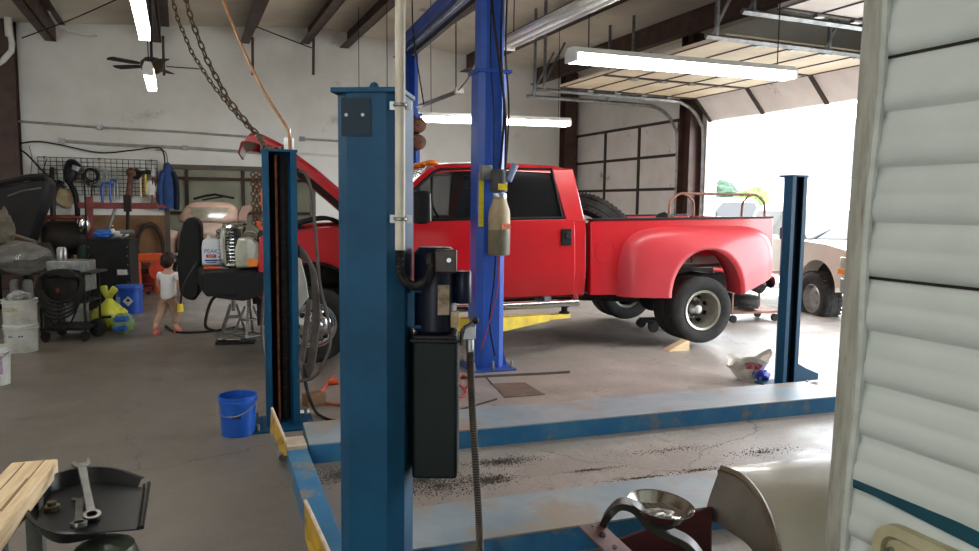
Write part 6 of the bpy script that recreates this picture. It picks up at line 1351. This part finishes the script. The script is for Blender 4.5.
# spilled absorbent grit, uncountable
m_grit = mat('absorbent_grit', (88, 82, 76), (58, 52, 48), 20, .9)
def grit(label, pts, n, seed, sc=1):
    b = MB(); rg = random.Random(seed)
    for i in range(n):
        k = rg.randrange(len(pts)); c, rx, ry = pts[k]; a = rg.random() * 6.28; r = abs(rg.gauss(0, .5)); p = c + (LW * (cos(a) * rx) + LD * (sin(a) * ry)) * r; s = (.002 + .004 * rg.random()) * sc
        u = V((rg.random() - .5, rg.random() - .5, 0)).normalized() * s; w = V((-u.y, u.x, 0)); z = V((0, 0, s * .9))
        b.faces([p - u, p + u * .6 + w, p + u * .6 - w, p + z], [(0, 1, 3), (1, 2, 3), (2, 0, 3), (0, 2, 1)])
    o = b.build('floor_grit', m_grit, flat=True); o['kind'] = 'stuff'; return tag(o, label, 'grit')
G = lambda x, y: gnd(x, y, .001)
grit('dark absorbent grit scattered on the floor under the black pump tank', [(G(440, 486), .35, .22), (G(500, 462), .3, .1), (G(340, 475), .22, .18), (G(420, 480), .3, .15), (G(490, 480), .2, .1)], 5200, 3)
grit('streak of grit along the floor between the two runways at right', [(G(590, 470), .25, .03), (G(640, 478), .25, .03), (G(700, 470), .25, .05), (G(760, 452), .4, .1), (G(670, 450), .5, .08)], 1500, 5, .8)
# wooden chocks behind the far runway end
q = gnd(311, 408); t = thing('wood_block', 'brown wooden block on the floor right of the greasy lift post', 'block', V((q.x, q.y + .1, 0)), .7); MB().bb((-.08, -.06, 0), (.08, .06, .1)).build('block', m_ply, t, bevel=.004)
q = gnd(302, 411); t = thing('paper_scrap', 'white paper scrap at the foot of the greasy lift post', 'paper', V((q.x, q.y - .05, .0)), .3); MB().bb((-.06, -.05, .13), (.07, .05, .135)).build('sheet', m_white, t)
t.location.z = -.128
# ------------------------------------------------------------------ child
CH = gnd(169.5, 333); CY = 9.16
t = thing('person', 'toddler in white t-shirt and tan trousers walking away, dark hair and pink shoes', 'person', V((CH.x, CH.y, 0)), rad(-4))
m_skin = mat('skin', (206, 156, 130), (194, 142, 118), 4, .55); m_shirt = mat('white_tshirt', (226, 226, 226), (206, 206, 208), 4, .85); m_pant = mat('tan_cloth', (170, 140, 116), (148, 120, 98), 5, .9); m_shoe = mat('pink_shoes', (206, 112, 102), (184, 92, 86), 6, .6); m_hair = mat('dark_hair', (56, 40, 32), (36, 26, 22), 14, .6)
def skin(name, chain, edges, m, parent, sub=1, root=0):
    me = bpy.data.meshes.new(name); me.from_pydata([c[0] for c in chain], edges, []); o = bpy.data.objects.new(name, me); COL.objects.link(o); o.parent = parent
    sk = o.modifiers.new('skin', 'SKIN'); 
    for i, c in enumerate(chain):
        r = c[1]; me.skin_vertices[0].data[i].radius = (r, r) if not isinstance(r, tuple) else r
        me.skin_vertices[0].data[i].use_root = (i == root)
    s = o.modifiers.new('sub', 'SUBSURF'); s.levels = s.render_levels = sub
    dg = bpy.context.evaluated_depsgraph_get(); bpy.context.view_layer.update(); m2 = bpy.data.meshes.new_from_object(o.evaluated_get(dg)); o.modifiers.clear(); o.data = m2
    m2.materials.clear(); m2.materials.append(m)
    for p in m2.polygons: p.use_smooth = True
    return o
# local frame: -y toward the camera; the child faces away and to the left (+y, -x), height about 1.02 m
body = [((0, 0, .46), (.076, .062)), ((0, .01, .56), (.085, .068)), ((.0, .015, .68), (.09, .065)), ((0, .01, .765), (.06, .05)), ((0, .015, .82), .036), ((0, .025, .87), (.066, .07)), ((0, .035, .94), (.075, .085)), ((0, .035, .985), (.055, .06)),
        ((.10, .01, .745), .034), ((.155, -.01, .63), .028), ((.165, .05, .52), .022), ((.165, .07, .475), .02), ((-.10, .01, .745), .034), ((-.15, .03, .62), .028), ((-.14, .10, .52), .022), ((-.135, .125, .48), .02),
        ((.055, .0, .42), .062), ((.075, .07, .24), .044), ((.075, .01, .075), .03), ((.08, .075, .035), (.028, .022)), ((-.055, 0, .42), .052), ((-.09, -.03, .25), .044), ((-.115, -.13, .10), .03), ((-.125, -.10, .04), (.028, .022))]
ed = [(0, 1), (1, 2), (2, 3), (3, 4), (4, 5), (5, 6), (6, 7), (3, 8), (8, 9), (9, 10), (10, 11), (3, 12), (12, 13), (13, 14), (14, 15), (0, 16), (16, 17), (17, 18), (18, 19), (0, 20), (20, 21), (21, 22), (22, 23)]
# fingers on both hands
for base, k in ((11, 1), (15, -1)):
    p = V(body[base][0])
    for i in range(4):
        n0 = len(body); off = (i - 1.5) * .011; a = p + V((off * .3, off, -.02)); ln = (.022, .026, .024, .018)[i]
        body += [(tuple(a), .007), (tuple(a + V((0, .004, -ln))), .0055)]; ed += [(base, n0), (n0, n0 + 1)]
    n0 = len(body); body += [(tuple(p + V((-.014 * k, .012, -.008))), .008), (tuple(p + V((-.02 * k, .02, -.026))), .006)]; ed += [(base, n0), (n0, n0 + 1)]
bo = skin('body', body, ed, m_skin, t, 2)
ft = MB(); fy = .118
for s in (1, -1): ft.ball((s * .027, fy, .94), (.012, .008, .008), 10, 6)
ft.build('eyes', mat('eye_dark', (30, 24, 22)), t); MB().ball((0, fy + .008, .915), (.011, .014, .012), 10, 8).build('nose', m_skin, t); MB().ball((0, fy - .004, .885), (.02, .008, .006), 10, 6).build('mouth', mat('lip', (176, 96, 90)), t)
for s in (1, -1): MB().ball((s * .078, .03, .925), (.01, .02, .026), 10, 8).build('ear', m_skin, t)
sh = [((0, 0, .385), (.112, .094)), ((0, .01, .54), (.102, .082)), ((0, .015, .67), (.104, .076)), ((0, .01, .765), (.066, .055)), ((.10, .01, .748), .046), ((.14, 0, .665), .046), ((-.10, .01, .748), .046), ((-.137, .02, .665), .046)]
skin('t_shirt', sh, [(0, 1), (1, 2), (2, 3), (3, 4), (4, 5), (3, 6), (6, 7)], m_shirt, t, 2)
pn_ = [((0, 0, .52), (.094, .08)), ((.056, .0, .41), .074), ((.075, .068, .24), .058), ((.076, .015, .10), .048), ((-.056, 0, .41), .074), ((-.09, -.028, .25), .058), ((-.113, -.118, .125), .048)]
skin('trousers', pn_, [(0, 1), (1, 2), (2, 3), (0, 4), (4, 5), (5, 6)], m_pant, t, 2)
hr = MB(); hr.ball((0, .02, .945), (.088, .098, .085), 20, 14, .10, 5, 2); hr.ball((0, -.03, .9), (.078, .055, .07), 16, 10, .12, 6, 4); hr.build('hair', m_hair, t)
for p, rx in (((.08, .04, .0), 0), ((-.125, -.115, .0), 0)):
    b = MB(); b.rings([[V((p[0] + w * cos(a), p[1] + .02 + l * sin(a) + (.008 if z > .03 else 0), z)) for a in [2 * pi * i / 16 for i in range(16)]] for z, w, l in ((0.0, .034, .07), (.018, .038, .075), (.04, .034, .06), (.065, .028, .035), (.08, .026, .03))]); b.build('shoe', m_shoe, t)
# ------------------------------------------------------------------ daylight and film settings
W = bpy.data.worlds.new('overcast'); S.world = W; W.use_nodes = True
bg = W.node_tree.nodes['Background']; bg.inputs['Color'].default_value = (.90, .95, 1, 1); bg.inputs['Strength'].default_value = SKY
S.view_settings.view_transform = 'Standard'; S.view_settings.look = 'None'; S.view_settings.exposure = EXPO; S.view_settings.gamma = 1; S.view_settings.use_curve_mapping = False
S.cycles.use_denoising = True; S.cycles.max_bounces = 7; S.cycles.diffuse_bounces = 4; S.cycles.transparent_max_bounces = 8; S.cycles.caustics_reflective = False; S.cycles.caustics_refractive = False; S.cycles.sample_clamp_indirect = 6
# portals guide sampling of the sky through the doorways
def portal(name, c, sx, sy, rot):
    l = bpy.data.lights.new(name, 'AREA'); l.shape = 'RECTANGLE'; l.size = sx; l.size_y = sy; l.cycles.is_portal = True; o = bpy.data.objects.new(name, l); COL.objects.link(o); o.matrix_world = RM @ Matrix.Translation(c) @ rot
for a, b in DOORS[1:]: portal('sky_portal', (UR + .25, (a + b) / 2, DH / 2), DH, b - a, Matrix.Rotation(pi / 2, 4, 'Y'))
portal('sky_portal', (-4.0, VF - .2, 2.1), 1.2, 4.2, Matrix.Rotation(pi / 2, 4, 'X'))
